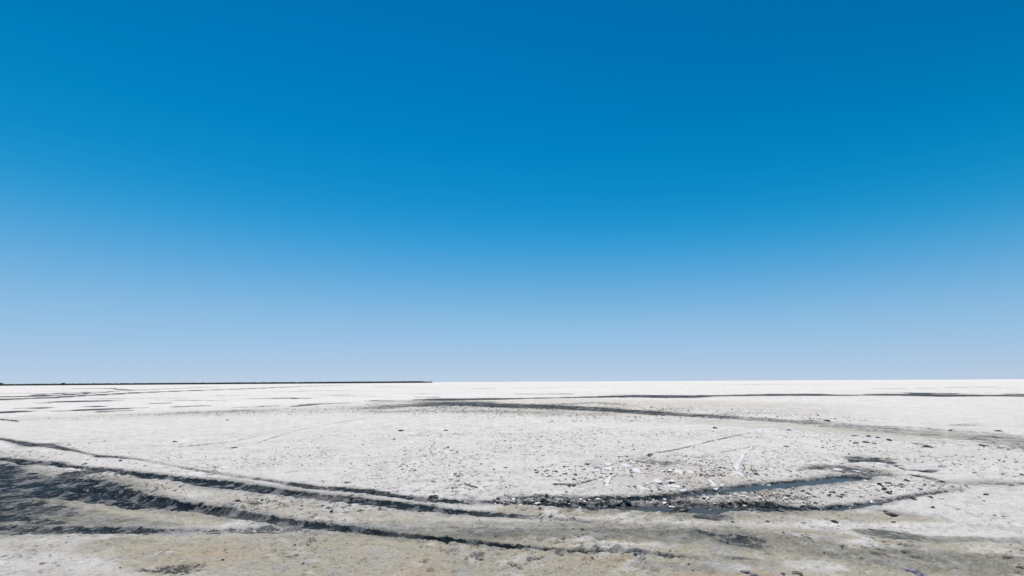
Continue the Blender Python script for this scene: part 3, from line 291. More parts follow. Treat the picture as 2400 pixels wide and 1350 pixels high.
CLODS = [
    (-15.123, 24.663, 0.094, 0.62, 'lone black stone on the clean salt, left of centre', 'mud'),
    (-11.157, 15.55, 0.081, 0.35, 'long black clod lying on the salt field at left', 'mud'),
    (-8.428, 14.267, 0.095, 0.35, 'flat black clod with a curled crust edge, left of centre', 'mud'),
    (-1.906, 13.853, 0.066, 0.55, 'ragged black clod alone in the middle of the salt field', 'mud'),
    (0.809, 12.456, 0.077, 0.35, 'thin dark shard of crust on the central salt field', 'mud'),
    (-4.498, 18.835, 0.126, 0.35, 'thin grey shard of crust in the upper middle of the salt field', 'mud'),
    (-2.693, 18.949, 0.126, 0.35, 'faint grey shard of crust right of the thin tyre line', 'mud'),
    (2.505, 7.372, 0.032, 0.86, 'small white salt lump standing in the dark rut water', 'salt'),
    (12.04, 14.991, 0.086, 0.37, 'black clod with a trailing tail below the tan road', 'mud'),
    (13.703, 13.762, 0.105, 0.35, 'black slipper-shaped clod below the tan road at far right', 'mud'),
    (13.676, 13.29, 0.139, 0.35, 'grey flat clod below the tan road near the right edge', 'grey'),
    (11.817, 16.202, 0.154, 0.35, 'long flat dark clod under the tan road, left of the cluster', 'mud'),
    (10.514, 14.443, 0.096, 0.35, 'dark looped crust flake right of centre, below the tan road', 'mud'),
    (10.98, 14.622, 0.125, 0.35, 'dark wedge of crust in the cluster below the tan road', 'mud'),
    (11.085, 14.42, 0.062, 0.49, 'black clod at the right tip of the dark wedge', 'mud'),
    (12.198, 15.647, 0.089, 0.37, 'dark brown clod in the middle of the cluster below the road', 'mud'),
    (12.212, 16.123, 0.069, 0.49, 'black clod at the top of the cluster below the road', 'mud'),
    (14.843, 21.993, 0.209, 0.35, 'dark arched clod on the upper edge of the tan road', 'mud'),
    (18.061, 17.465, 0.15, 0.35, 'dark clod pair on the salt above the tan road, far right', 'mud'),
    (8.236, 19.067, 0.1, 0.4, 'black clod behind the lone white salt plate', 'mud'),
    (9.552, 17.877, 0.043, 0.88, 'small black clod beside the left plate below the road', 'mud'),
    (10.69, 18.089, 0.121, 0.35, 'flat black clod beside the right plate below the road', 'mud'),
    (7.995, 13.841, 0.105, 0.35, 'flat grey clod in the open salt right of the tall strip', 'grey'),
    (3.586, 12.383, 0.1, 0.35, 'wide black clod at the top of the broken crust', 'mud'),
    (0.933, 10.334, 0.059, 0.55, 'dark brown clod alone at the left of the broken crust', 'mud'),
    (1.107, 10.074, 0.086, 0.35, 'flat dark sliver of mud right of the brown clod', 'mud'),
    (-0.167, 10.811, 0.051, 0.44, 'black clod below the middle of the salt field, right one', 'mud'),
    (-0.751, 11.262, 0.043, 0.55, 'black clod below the middle of the salt field, left one', 'mud'),
    (-0.129, 8.847, 0.021, 1.2, 'upright black splinter of mud beside the lower salt edge', 'mud'),
    (3.327, 7.575, 0.079, 0.45, 'tall black clod on the ridge between the two wet ruts', 'mud'),
    (3.552, 7.424, 0.12, 0.36, 'largest black clod, rounded, at the edge of the lower rut', 'mud'),
    (3.773, 7.29, 0.069, 0.44, 'black clod at the right end of the rut water', 'mud'),
    (3.01, 7.458, 0.092, 0.35, 'low black clod bank in the lower rut', 'mud'),
    (2.559, 7.431, 0.12, 0.35, 'long black clod bank at the left of the lower rut water', 'mud'),
    (1.821, 7.706, 0.095, 0.35, 'black clods clumped on the rut edge, left of the brine', 'mud'),
    (0.307, 7.976, 0.099, 0.35, 'black clod clump where the salt meets the wet ruts', 'mud'),
    (-1.314, 8.122, 0.101, 0.35, 'black clod with a pale rim above the left rut', 'mud'),
    (7.544, 9.17, 0.057, 0.42, 'black pill-shaped clod on pale churned salt at right', 'mud'),
    (7.206, 8.869, 0.046, 0.4, 'small flat black clod below the pill-shaped one', 'mud'),
    (6.991, 8.944, 0.072, 0.39, 'dark brown clod in the churned salt at right', 'mud'),
    (6.793, 8.896, 0.042, 0.77, 'grey-green lump left of the dark brown clod', 'mud'),
    (6.618, 8.544, 0.049, 0.73, 'black bent clod in the middle of the churned salt at right', 'mud'),
    (6.482, 8.296, 0.055, 0.47, 'black clod just below the bent one', 'mud'),
    (6.543, 7.862, 0.049, 0.51, 'black triangular clod beside the shallow right-hand rut', 'mud'),
    (6.846, 7.897, 0.034, 0.61, 'black clod on a pale mound right of the triangular one', 'mud'),
    (6.381, 7.346, 0.031, 0.86, 'black angular clod on smooth salt at right', 'mud'),
    (5.51, 7.167, 0.055, 0.41, 'black clod on the brown mound below the right ruts', 'mud'),
    (5.455, 6.994, 0.1, 0.37, 'broad brown mud mound below the right ruts', 'brown'),
    (5.191, 6.647, 0.044, 0.39, 'black bean-shaped clod on the pale foreground at right', 'mud'),
    (5.35, 6.881, 0.023, 0.47, 'tiny black clod above the bean-shaped one', 'mud'),
    (4.426, 6.67, 0.057, 0.35, 'flat black clod on the pale foreground right of the small puddle', 'mud'),
    (3.448, 6.241, 0.018, 0.73, 'single black pebble right of the puddle', 'mud'),
    (3.628, 6.023, 0.052, 0.35, 'grey-brown pebble in the wet foreground right of the puddle', 'brown'),
    (3.032, 6.713, 0.038, 0.37, 'dark chip right of the small puddle', 'mud'),
    (3.516, 6.714, 0.045, 0.39, 'pale brown chip with a dark tip right of the small puddle', 'brown'),
    (7.728, 8.668, 0.021, 1.1, 'small dark clod above the grey rut near the right edge', 'mud'),
    (9.132, 8.789, 0.042, 0.44, 'dark clod in the shallow rut at the right edge', 'mud'),
    (6.872, 6.926, 0.026, 0.55, 'dark pebble on clean salt near the right edge, left one', 'mud'),
    (6.969, 6.904, 0.046, 0.35, 'dark pebble on clean salt near the right edge, right one', 'mud'),
    (0.537, 5.513, 0.039, 0.51, 'smooth blue-black pebble in the tan foreground', 'mud'),
    (4.079, 5.031, 0.12, 0.35, 'large grey-violet flat stone in the near right foreground', 'violet'),
    (2.355, 5.063, 0.063, 0.38, 'blue-grey stone in the near foreground, left one of two', 'violet'),
    (2.43, 5.0, 0.048, 0.39, 'blue-black stone in the near foreground, right one of two', 'violet'),
    (2.728, 5.032, 0.034, 0.63, 'dark brown stone left of the white salt patch in the near foreground', 'brown'),
    (2.878, 5.03, 0.053, 0.35, 'crumbly brown clod touching the white salt patch in the near foreground', 'brown'),
    (5.237, 5.133, 0.059, 0.41, 'dark stone at the right edge of the near foreground', 'mud'),
    (0.908, 6.232, 0.083, 0.35, 'flat grey chip in the wet tan band of the foreground', 'grey'),
    (0.8, 6.437, 0.037, 0.37, 'small black chip in the foreground, left of a pair', 'mud'),
    (0.908, 6.409, 0.021, 0.47, 'small black chip in the foreground, right of a pair', 'mud'),
    (1.036, 5.987, 0.034, 0.46, 'brown lump in the wet tan band of the foreground', 'brown'),
    (1.354, 5.464, 0.026, 0.55, 'small brown lump on the rust-stained foreground', 'brown'),
    (-0.47, 6.872, 0.016, 0.88, 'tiny black pebble on the tan ground below the left rut', 'mud'),
    (-4.544, 7.925, 0.075, 0.55, 'black crumbled clod between the two left ruts', 'mud'),
    (-5.03, 7.763, 0.059, 0.48, 'dark clod on the lip of the deep left rut', 'mud'),
    (-3.913, 7.925, 0.038, 0.55, 'small dark clod between the left ruts, right of the crumbled one', 'mud'),
    (-4.264, 9.154, 0.078, 0.35, 'dark clod at the start of the shallow left rut', 'mud'),
    (-3.829, 8.948, 0.038, 0.49, 'round dark clod beside the shallow left rut', 'mud'),
    (-3.265, 8.65, 0.066, 0.35, 'dark flat clod in the shallow left rut', 'mud'),
    (-9.914, 11.982, 0.046, 0.69, 'bluish black clod above the long left rut', 'mud'),
    (-10.441, 11.575, 0.055, 0.55, 'dark clod left of the pale bank above the long left rut', 'mud'),
    (-8.714, 11.241, 0.075, 0.39, 'bent dark crust flake above the long left rut', 'mud'),
    (-14.257, 15.077, 0.043, 0.46, 'small black clod above the upper left rut', 'mud'),
    (16.609, 17.76, 0.068, 0.69, 'small crumpled green scrap of litter beside the tan road', 'green'),
    (11.895, 13.566, 0.11, 0.39, 'black clod with a long thin handle-like tail below the tan road', 'tail'),
]
CLOD_ZONES = [
    (55, 1300, 0.014, 0.05, [(0.6, 9.85, 1.213, 0.6), (1.82, 10.26, 1.807, 1.0), (3.26, 10.46, 2.368, 1.0), (4.44, 9.96, 1.975, 1.0), (5.23, 9.94, 1.124, 1.0)], 'mud clod strewn over the broken white crust right of centre', 'mud clods on the broken crust'),
    (50, 700, 0.014, 0.052, [(-0.37, 8.03, 0.219, 1.0), (0.68, 7.85, 0.268, 1.0), (1.7, 7.77, 0.317, 1.0), (2.72, 7.75, 0.412, 1.0), (3.8, 7.84, 0.442, 1.0), (4.6, 8.01, 0.426, 1.0)], 'mud clod thrown up along the two wet ruts', 'mud clods along the wet ruts'),
    (35, 350, 0.014, 0.052, [(4.6, 8.01, 0.527, 1.0), (5.82, 8.43, 0.703, 1.0), (6.98, 8.74, 0.767, 1.0), (8.22, 9.06, 0.662, 1.0)], 'mud clod in the pale churned salt right of the wet ruts', 'mud clods in the churned salt'),
    (30, 900, 0.035, 0.11, [(-11.99, 35.03, 4.92, 0.7), (-8.91, 38.43, 6.479, 1.0), (-3.31, 35.37, 5.295, 1.0), (3.01, 33.15, 7.225, 1.0), (7.05, 30.86, 6.408, 1.0), (10.57, 28.86, 5.389, 1.0), (13.32, 26.45, 4.351, 1.0), (15.29, 22.32, 2.987, 1.0)], 'mud clod beside the dark road across the middle distance', 'mud clods beside the far road'),
    (35, 1200, 0.014, 0.042, [(-7.71, 13.28, 4.31, 1.0), (-4.79, 13.18, 5.37, 1.0), (-2.39, 13.09, 6.059, 1.0), (0.6, 13.81, 6.239, 1.0), (4.24, 15.64, 4.1, 1.0), (8.32, 16.67, 2.789, 1.0)], 'mud clod on the open central salt field', 'mud clods on the central salt field'),
    (12, 300, 0.014, 0.04, [(-15.68, 14.4, 1.614, 1.0), (-12.17, 13.43, 1.816, 1.0), (-9.11, 12.59, 1.796, 1.0), (-6.09, 11.25, 1.196, 1.0)], 'mud clod on the salt at left, above the ruts', 'mud clods above the left ruts'),
    (20, 250, 0.014, 0.045, [(-8.85, 9.87, 0.231, 1.0), (-6.21, 8.7, 0.366, 1.0), (-4.15, 7.78, 0.372, 1.0), (-2.54, 7.16, 0.281, 1.0)], 'mud clod between the left ruts', 'mud clods between the left ruts'),
    (14, 500, 0.02, 0.05, [(7.94, 13.54, 4.122, 1.0), (9.71, 12.68, 4.104, 1.0), (11.38, 12.63, 4.623, 1.0), (12.15, 11.28, 4.48, 1.0)], 'mud clod on the salt at right, below the tan road', 'mud clods below the tan road'),
    (0, 160, 0.03, 0.08, [(-27.66, 27.34, 2.233, 1.0), (-21.65, 29.37, 3.021, 1.0), (-15.84, 34.29, 3.681, 1.0), (-11.33, 34.97, 4.227, 1.0)], '', ''),
    (0, 500, 0.006, 0.02, [(-6.52, 5.76, 0.602, 1.0), (-3.44, 5.65, 0.662, 1.0), (-0.99, 5.62, 0.733, 1.0), (1.94, 5.64, 0.811, 1.0), (3.87, 5.61, 0.828, 1.0), (6.11, 5.45, 0.816, 1.0)], '', ''),
]
STICK = [
    (-0.92, 9.02),
    (-0.83, 8.88),
    (-0.75, 8.78),
    (-0.69, 8.71),
    (-0.63, 8.64),
]

# ------------------------------------------------------------------ noise on numpy arrays
def _hash(ix, iy, seed):
    h = (ix.astype(np.int64) * 374761393 + iy.astype(np.int64) * 668265263 + seed * 974634777) & 0xffffffff
    h = ((h ^ (h >> 13)) * 1274126177) & 0xffffffff
    return (h ^ (h >> 16)) & 0xffffffff
def perlin(x, y, seed=0):
    ix = np.floor(x); iy = np.floor(y)
    fx = (x - ix).astype(np.float32); fy = (y - iy).astype(np.float32)
    ix = ix.astype(np.int64); iy = iy.astype(np.int64)
    u = fx * fx * fx * (fx * (fx * 6 - 15) + 10)
    v = fy * fy * fy * (fy * (fy * 6 - 15) + 10)
    def g(dx, dy):
        a = _hash(ix + dx, iy + dy, seed).astype(np.float32) * np.float32(2 * math.pi / 4294967296.0)
        return np.cos(a) * (fx - dx) + np.sin(a) * (fy - dy)
    a = g(0, 0); b = g(1, 0); c = g(0, 1); d = g(1, 1)
    return 1.5 * ((a + u * (b - a)) * (1 - v) + (c + u * (d - c)) * v)
def fbm(x, y, octs, seed=0, gain=.5):
    s = 0; a = 1; t = 0
    for i in range(octs):
        s = s + a * perlin(x * 2 ** i + 17.3 * i, y * 2 ** i - 9.1 * i, seed + i)
        t += a; a *= gain
    return s / t
def sstep(a, b, x):
    t = np.clip((x - a) / (b - a), 0, 1)
    return t * t * (3 - 2 * t)

def stroke_field(x, y, pts, reach):
    """normalised distance (distance / half width) to a stroke and its strength, for points near it"""
    P = np.array(pts, dtype=np.float64)
    hw = P[:, 2].max() * reach + .3
    sel = np.where((x > P[:, 0].min() - hw) & (x < P[:, 0].max() + hw) & (y > P[:, 1].min() - hw) & (y < P[:, 1].max() + hw))[0]
    if len(sel) == 0:
        return sel, None, None
    X = x[sel]; Y = y[sel]
    best = np.full(len(sel), 1e9); st = np.zeros(len(sel))
    for i in range(len(P) - 1):
        ax, ay, aw, av = P[i]; bx, by, bw, bv = P[i + 1]
        dx, dy = bx - ax, by - ay
        L = dx * dx + dy * dy + 1e-9
        t = np.clip(((X - ax) * dx + (Y - ay) * dy) / L, 0, 1)
        d = np.hypot(X - ax - t * dx, Y - ay - t * dy) / (aw + t * (bw - aw))
        m = d < best
        best[m] = d[m]
        st[m] = (av + t * (bv - av))[m]
    keep = best < reach
    return sel[keep], best[keep], st[keep]

rng = np.random.default_rng(11)
RPITS = [(rng.uniform(-7, 7), rng.uniform(4.6, 9.5), rng.uniform(.015, .05), rng.uniform(.02, .05), rng.uniform(.008, .022)) for _ in range(170)]

def ground_fields(x, y):
    """height and surface make-up (mud, dirt, wet, rust, speck) of the salt flat at points x, y"""
    x = np.asarray(x, np.float64); y = np.asarray(y, np.float64)
    r = np.hypot(x, y)
    n1 = fbm(x / .9, y / .9, 3, 1)
    n2 = fbm(x / .22, y / .22, 3, 7)
    n3 = fbm(x / 3.2, y / 3.2, 2, 13)
    n4 = fbm(x / 14., y / 14., 3, 23)
    n5 = fbm(x / 60., y / 90., 3, 33)
    n6 = fbm(x / .07, y / .07, 2, 43)
    far = sstep(25, 90, r)
    mud = np.zeros_like(x); dirt = np.zeros_like(x); wet = np.zeros_like(x)
    rust = np.zeros_like(x); spk = np.zeros_like(x); salt = np.zeros_like(x); z = np.zeros_like(x)
    lumpy = np.zeros_like(x); damp = np.zeros_like(x)
    edge_n = .45 * n1 + .6 * n2 + .22 * n6
    edge_f = .6 * n3 + .5 * n4 + .3 * n1
    en = edge_n * (1 - far) + edge_f * far
    big = .5 * n1 + .5 * n3
    for what, amt, edge, pts in ZONES:
        sel, s, v = stroke_field(x, y, pts, 1 + 1.6 * edge)
        if len(sel) == 0: continue
        m = amt * v * sstep(1 + edge, 1 - edge, s + .7 * edge * (big[sel] * 1.2 + .4 * en[sel]))
        if what == 'dirt': dirt[sel] = np.maximum(dirt[sel], m)
        elif what == 'rust': rust[sel] = np.maximum(rust[sel], m)
        elif what == 'salt': salt[sel] = np.maximum(salt[sel], m)
        else: spk[sel] = np.maximum(spk[sel], m)
    for kind, L, pts in TRACKS:
        e = L['edge']
        sel, s, v = stroke_field(x, y, pts, 2.0 + 1.5 * e)
        if len(sel) == 0: continue
        sn = s + 1.1 * e * en[sel]
        core = sstep(1 + .55 * e, 1 - .55 * e, sn)
        m = np.clip(v * (1 + .55 * big[sel]), 0, 1.2) * core
        if kind == 'damp':
            damp[sel] = np.maximum(damp[sel], np.clip(m * L['mud'], 0, 1))
            continue
        mud[sel] = np.maximum(mud[sel], np.clip(m * L['mud'], 0, 1))
        wet[sel] = np.maximum(wet[sel], np.clip(core * v * L['wet'] * (.85 + .5 * n3[sel]), 0, 1))
        lumpy[sel] = np.maximum(lumpy[sel], core * v)
        halo = sstep(2.0 + e, .8, sn) * v
        dirt[sel] = np.maximum(dirt[sel], .75 * L['dirt'] * halo)
        if kind in ('rut', 'mudband'):
            damp[sel] = np.maximum(damp[sel], np.clip(.62 * v * sstep(2.2 + .6 * e, .9, s + 1.2 * e * en[sel] + .5 * big[sel]), 0, 1))
        if L['depth'] > 0:
            prof = sstep(1.15, .55, s + .25 * e * n1[sel])
            z[sel] -= .45 * L['depth'] * prof * v
        if L['berm'] > 0:
            b = np.exp(-((s - 1.5) / .4) ** 2) * (.8 + 1.0 * n2[sel] + .9 * n1[sel] + .5 * n6[sel])
            z[sel] += .25 * L['berm'] * b * v
    for px, py, rx, ry, dp in list(PITS) + RPITS:
        sel = np.where((abs(x - px) < 2.2 * rx) & (abs(y - py) < 2.2 * ry))[0]
        if len(sel) == 0: continue
        s = np.hypot((x[sel] - px) / rx, (y[sel] - py) / ry) + .25 * n6[sel]
        z[sel] += -dp * sstep(1.1, .5, s) + .35 * dp * np.exp(-((s - 1.35) / .3) ** 2)
    spk = np.clip(spk * (.25 + 1.5 * sstep(-.45, .55, .7 * n1 + 1.1 * n3)), 0, 1)
    dirt = np.clip(dirt * 1.5 * (1 + .5 * n1 + .45 * n3 + .3 * n2), 0, 1)
    dirt = np.maximum(dirt, .13 * sstep(-.1, .5, n4 + .4 * n3))
    dirt = np.maximum(dirt, far * .42 * sstep(-.1, .5, n5 + .5 * n4))
    dirt *= 1 - .55 * sstep(.08, .42, .6 * n1 + .45 * n2 + .5 * n3)
    dirt *= 1 - salt * sstep(-.3, .25, n1 + .3)
    mud *= 1 - .7 * salt
    # relief: crusty hummocks on the salt, smoother where driven over
    near = sstep(30, 9, r)
    b1 = np.abs(fbm(x / .34, y / .30, 2, 51)); b2 = np.abs(fbm(x / .13, y / .12, 2, 61))
    hum = .032 * (b1 - .25) + .020 * (b2 - .25) + .005 * n6 + .012 * n1
    crust = .75 + .9 * np.clip(spk * 1.4, 0, 1)
    smooth = np.clip(1 - .75 * mud - .45 * damp + .35 * dirt * (1 - mud) * (1 - damp), .2, 1.4)
    z += .02 * n3 + .03 * n4 * (1 - far) + hum * crust * smooth * (.35 + .65 * near)
    z += lumpy * (.008 * np.maximum(n2, -.3) + .005 * n6 + .010 * n1) * (1 - far)
    churn = np.clip(spk - .25, 0, .4) * 2.5
    z += churn * (.04 * np.maximum(n2, -.1) + .04 * np.maximum(n1, 0)) * (1 - far)
    # chips broken through the crust, mud showing at their bottom
    cn = fbm(x / .15, y / .13, 2, 71)
    chip = sstep(.20, .34, cn) * np.clip(spk * 2.0 + .10, 0, 1)
    z -= .022 * chip * (1 - far)
    mud = np.maximum(mud, .45 * chip * np.clip(spk * 3, 0, 1) * (1 - far))
    return z, mud, dirt, wet, rust, spk, damp

# ------------------------------------------------------------------ materials
def nodes_of(name):
    m = bpy.data.materials.new(name)
    m.use_nodes = True
    t = m.node_tree
    return m, t, t.nodes["Principled BSDF"]
def N(t, typ, **kw):
    n = t.nodes.new(typ)
    for k, v in kw.items():
        setattr(n, k, v)
    return n
def mathn(t, op, a, b=None, clamp=False):
    n = N(t, "ShaderNodeMath", operation=op, use_clamp=clamp)
    for i, v in enumerate((a, b)):
        if v is None: continue
        if hasattr(v, 'is_linked') or hasattr(v, 'node'): t.links.new(v, n.inputs[i])
        else: n.inputs[i].default_value = v
    return n.outputs[0]
def mixc(t, fac, a, b):
    n = N(t, "ShaderNodeMix", data_type='RGBA')
    for idx, v in ((0, fac), (6, a), (7, b)):
        if hasattr(v, 'node'): t.links.new(v, n.inputs[idx])
        elif idx == 0: n.inputs[0].default_value = v
        else: n.inputs[idx].default_value = (*v, 1)
    return n.outputs[2]
def maprange(t, v, a, b, c=0.0, d=1.0):
    n = N(t, "ShaderNodeMapRange")
    n.interpolation_type = 'SMOOTHSTEP'
    t.links.new(v, n.inputs[0])
    for i, q in enumerate((a, b, c, d)):
        if hasattr(q, 'node'): t.links.new(q, n.inputs[i + 1])
        else: n.inputs[i + 1].default_value = q
    return n.outputs[0]
def noise(t, vec, scale, detail=3, rough=.55):
    n = N(t, "ShaderNodeTexNoise")
    t.links.new(vec, n.inputs['Vector'])
    n.inputs['Scale'].default_value = scale
    n.inputs['Detail'].default_value = detail
    n.inputs['Roughness'].default_value = rough
    return n.outputs[0]

def ground_material():
    m, t, b = nodes_of("salt_flat_surface")
    tc = N(t, "ShaderNodeTexCoord")
    P = tc.outputs['Object']
    a1 = N(t, "ShaderNodeAttribute", attribute_name="makeup")
    a2 = N(t, "ShaderNodeAttribute", attribute_name="makeup_b")
    sp = N(t, "ShaderNodeSeparateColor"); t.links.new(a1.outputs['Color'], sp.inputs[0])
    sq = N(t, "ShaderNodeSeparateColor"); t.links.new(a2.outputs['Color'], sq.inputs[0])
    mud, dirt, wet = sp.outputs; rust, spk, damp = sq.outputs
    nb = noise(t, P, 1.3, 4); nm = noise(t, P, 6.0, 4, .6); nf = noise(t, P, 28.0, 3, .6); ng = noise(t, P, 75.0, 3, .7)
    # salt, from clean white to a slightly lilac grey crust
    salt = mixc(t, maprange(t, nb, .3, .7), (.88, .88, .88), (.81, .81, .82))
    salt = mixc(t, maprange(t, nm, .55, .80, 0, .5), salt, (.56, .555, .55))
    # salty silt
    silt = mixc(t, maprange(t, nm, .3, .7), (.35, .325, .235), (.54, .505, .405))
    silt = mixc(t, maprange(t, nb, .35, .65, 0, .6), silt, (.41, .39, .315))
    f = mathn(t, 'ADD', dirt, mathn(t, 'MULTIPLY', mathn(t, 'SUBTRACT', nf, .5), mathn(t, 'MULTIPLY', dirt, 1.5)))
    f = mathn(t, 'ADD', f, mathn(t, 'MULTIPLY', mathn(t, 'SUBTRACT', nm, .5), mathn(t, 'MULTIPLY', dirt, 1.5)), clamp=True)
    c = mixc(t, f, salt, silt)
    c = mixc(t, mathn(t, 'MULTIPLY', rust, maprange(t, nm, .35, .65, .35, 1)), c, (.52, .38, .25))
    dm = mathn(t, 'ADD', damp, mathn(t, 'MULTIPLY', mathn(t, 'SUBTRACT', nm, .5), mathn(t, 'MULTIPLY', damp, 2.2)))
    dm = mathn(t, 'ADD', dm, mathn(t, 'MULTIPLY', mathn(t, 'SUBTRACT', nf, .5), mathn(t, 'MULTIPLY', damp, 1.4)), clamp=True)
    c = mixc(t, dm, c, mixc(t, maprange(t, nb, .35, .65), (.085, .112, .120), (.17, .172, .150)))
    # mud showing through: streak mask broken up at its edge
    mudc = mixc(t, maprange(t, nf, .42, .66), (.003, .011, .020), (.016, .034, .048))
    np_ = noise(t, P, 2.2, 5, .6)
    mudc = mixc(t, maprange(t, np_, .52, .70, 0, .4), mudc, (.045, .075, .092))
    g = mathn(t, 'ADD', mud, mathn(t, 'MULTIPLY', mathn(t, 'SUBTRACT', nf, .5), 1.7))
    g = mathn(t, 'ADD', g, mathn(t, 'MULTIPLY', mathn(t, 'SUBTRACT', nb, .5), 1.2))
    g = mathn(t, 'ADD', g, mathn(t, 'MULTIPLY', mathn(t, 'SUBTRACT', nm, .5), 1.6))
    gate = maprange(t, mud, 0.06, .3)
    hard = mathn(t, 'MULTIPLY', maprange(t, g, .20, .48), gate)
    g2 = mathn(t, 'ADD', mathn(t, 'MULTIPLY', hard, .66), mathn(t, 'MULTIPLY', mud, .55), clamp=True)
    c = mixc(t, g2, c, mudc)
    # specks of mud where the crust is pierced
    vs = noise(t, P, 11.0, 2, .5)
    thr = mathn(t, 'SUBTRACT', .68, mathn(t, 'MULTIPLY', spk, .20))
    sm = mathn(t, 'MULTIPLY', maprange(t, vs, thr, mathn(t, 'ADD', thr, .045)), maprange(t, spk, .05, .25))
    c = mixc(t, mathn(t, 'MULTIPLY', sm, .7), c, (.13, .128, .12))
    nt2 = noise(t, P, 15.0, 5, .75); nt3 = noise(t, P, 4.0, 5, .65); nt4 = noise(t, P, .45, 7, .68); nt5 = noise(t, P, 2.4, 6, .72)
    c = mixc(t, maprange(t, nt5, .53, .575, 0, .40), c, (.44, .44, .455))
    nt6 = noise(t, P, 5.5, 6, .78); nt7 = noise(t, P, .8, 3, .6)
    c = mixc(t, mathn(t, 'MULTIPLY', maprange(t, nt6, .55, .60, 0, .5), maprange(t, nt7, .36, .6, .3, 1)), c, (.30, .30, .30))
    c = mixc(t, maprange(t, nt4, .50, .64, 0, .22), c, (.50, .49, .46))
    c = mixc(t, mathn(t, 'MULTIPLY', maprange(t, nt2, .57, .66, 0, .45), maprange(t, nt3, .38, .62, .25, 1)), c, (.30, .295, .28))
    c = mixc(t, maprange(t, ng, .56, .72, 0, .22), c, (.25, .24, .22))
    t.links.new(c, b.inputs['Base Color'])
    w = mathn(t, 'MULTIPLY', wet, maprange(t, g2, .3, .9))
    t.links.new(maprange(t, w, 0, 1, .92, .6), b.inputs['Roughness'])
    t.links.new(maprange(t, w, 0, 1, .08, .05), b.inputs['Specular IOR Level'])
    bu = N(t, "ShaderNodeBump"); bu.inputs['Distance'].default_value = .045
    t.links.new(maprange(t, w, 0, 1, .9, .7), bu.inputs['Strength'])
    hh = mathn(t, 'ADD', mathn(t, 'MULTIPLY', nf, .6), mathn(t, 'MULTIPLY', ng, .5))
    hh = mathn(t, 'ADD', hh, mathn(t, 'MULTIPLY', nt6, 1.0))
    t.links.new(hh, bu.inputs['Height'])
    t.links.new(bu.outputs[0], b.inputs['Normal'])
    return m

def lump_material(name, c1, c2, rough=.8, scale=30, spec=.3, dust=None):
    m, t, b = nodes_of(name)
    tc = N(t, "ShaderNodeTexCoord"); P = tc.outputs['Object']
    n1 = noise(t, P, scale, 4, .65)
    c = mixc(t, maprange(t, n1, .35, .65), c1, c2)
    if dust:
        n2 = noise(t, P, scale * .35, 3, .6)
        c = mixc(t, maprange(t, n2, .56, .68, 0, .8), c, dust)
    t.links.new(c, b.inputs['Base Color'])
    b.inputs['Roughness'].default_value = rough
    b.inputs['Specular IOR Level'].default_value = spec
    bu = N(t, "ShaderNodeBump"); bu.inputs['Strength'].default_value = .6; bu.inputs['Distance'].default_value = .006
    t.links.new(noise(t, P, scale * 2.5, 3, .7), bu.inputs['Height'])
    t.links.new(bu.outputs[0], b.inputs['Normal'])
    return m

M_GROUND = ground_material()
M_MUD = lump_material("dark_mud", (.016, .018, .021), (.055, .052, .048), .7, 1.6, .25, dust=(.30, .29, .26))
M_MUDB = lump_material("brown_mud", (.12, .10, .08), (.24, .21, .17), .85, 1.2, .2)
M_GREY = lump_material("grey_crust", (.16, .17, .18), (.34, .34, .34), .9, 1.2, .2)
M_VIOL = lump_material("violet_stone", (.16, .15, .19), (.30, .28, .32), .75, 1.2, .3, dust=(.5, .49, .47))
M_SALTL = lump_material("salt_lump", (.66, .65, .63), (.84, .84, .84), .8, 1.2, .2, dust=(.45, .43, .38))
M_SLAB = lump_material("salt_plate", (.56, .59, .63), (.70, .72, .75), .85, 9, .15, dust=(.55, .54, .50))
M_GREEN = lump_material("green_plastic", (.01, .16, .12), (.03, .30, .22), .35, 4, .5)
M_WOOD = lump_material("dark_wood", (.012, .010, .010), (.04, .033, .03), .8, 60, .2)
M_BANK = lump_material("scrub_bank", (.022, .034, .042), (.05, .065, .07), .95, .2, .1)
M_LEAF = lump_material("scrub_leaves", (.02, .035, .03), (.05, .07, .05), .9, .5, .1)
def water_material():
    m, t, b = nodes_of("brine")
    b.inputs['Base Color'].default_value = (.06, .068, .07, 1)
    b.inputs['Specular IOR Level'].default_value = .12
    b.inputs['Roughness'].default_value = .3
    b.inputs['IOR'].default_value = 1.34
    tc = N(t, "ShaderNodeTexCoord")
    bu = N(t, "ShaderNodeBump"); bu.inputs['Strength'].default_value = .12; bu.inputs['Distance'].default_value = .01
    t.links.new(noise(t, tc.outputs['Object'], 9, 2, .5), bu.inputs['Height'])
    t.links.new(bu.outputs[0], b.inputs['Normal'])
    return m
M_WATER = water_material()

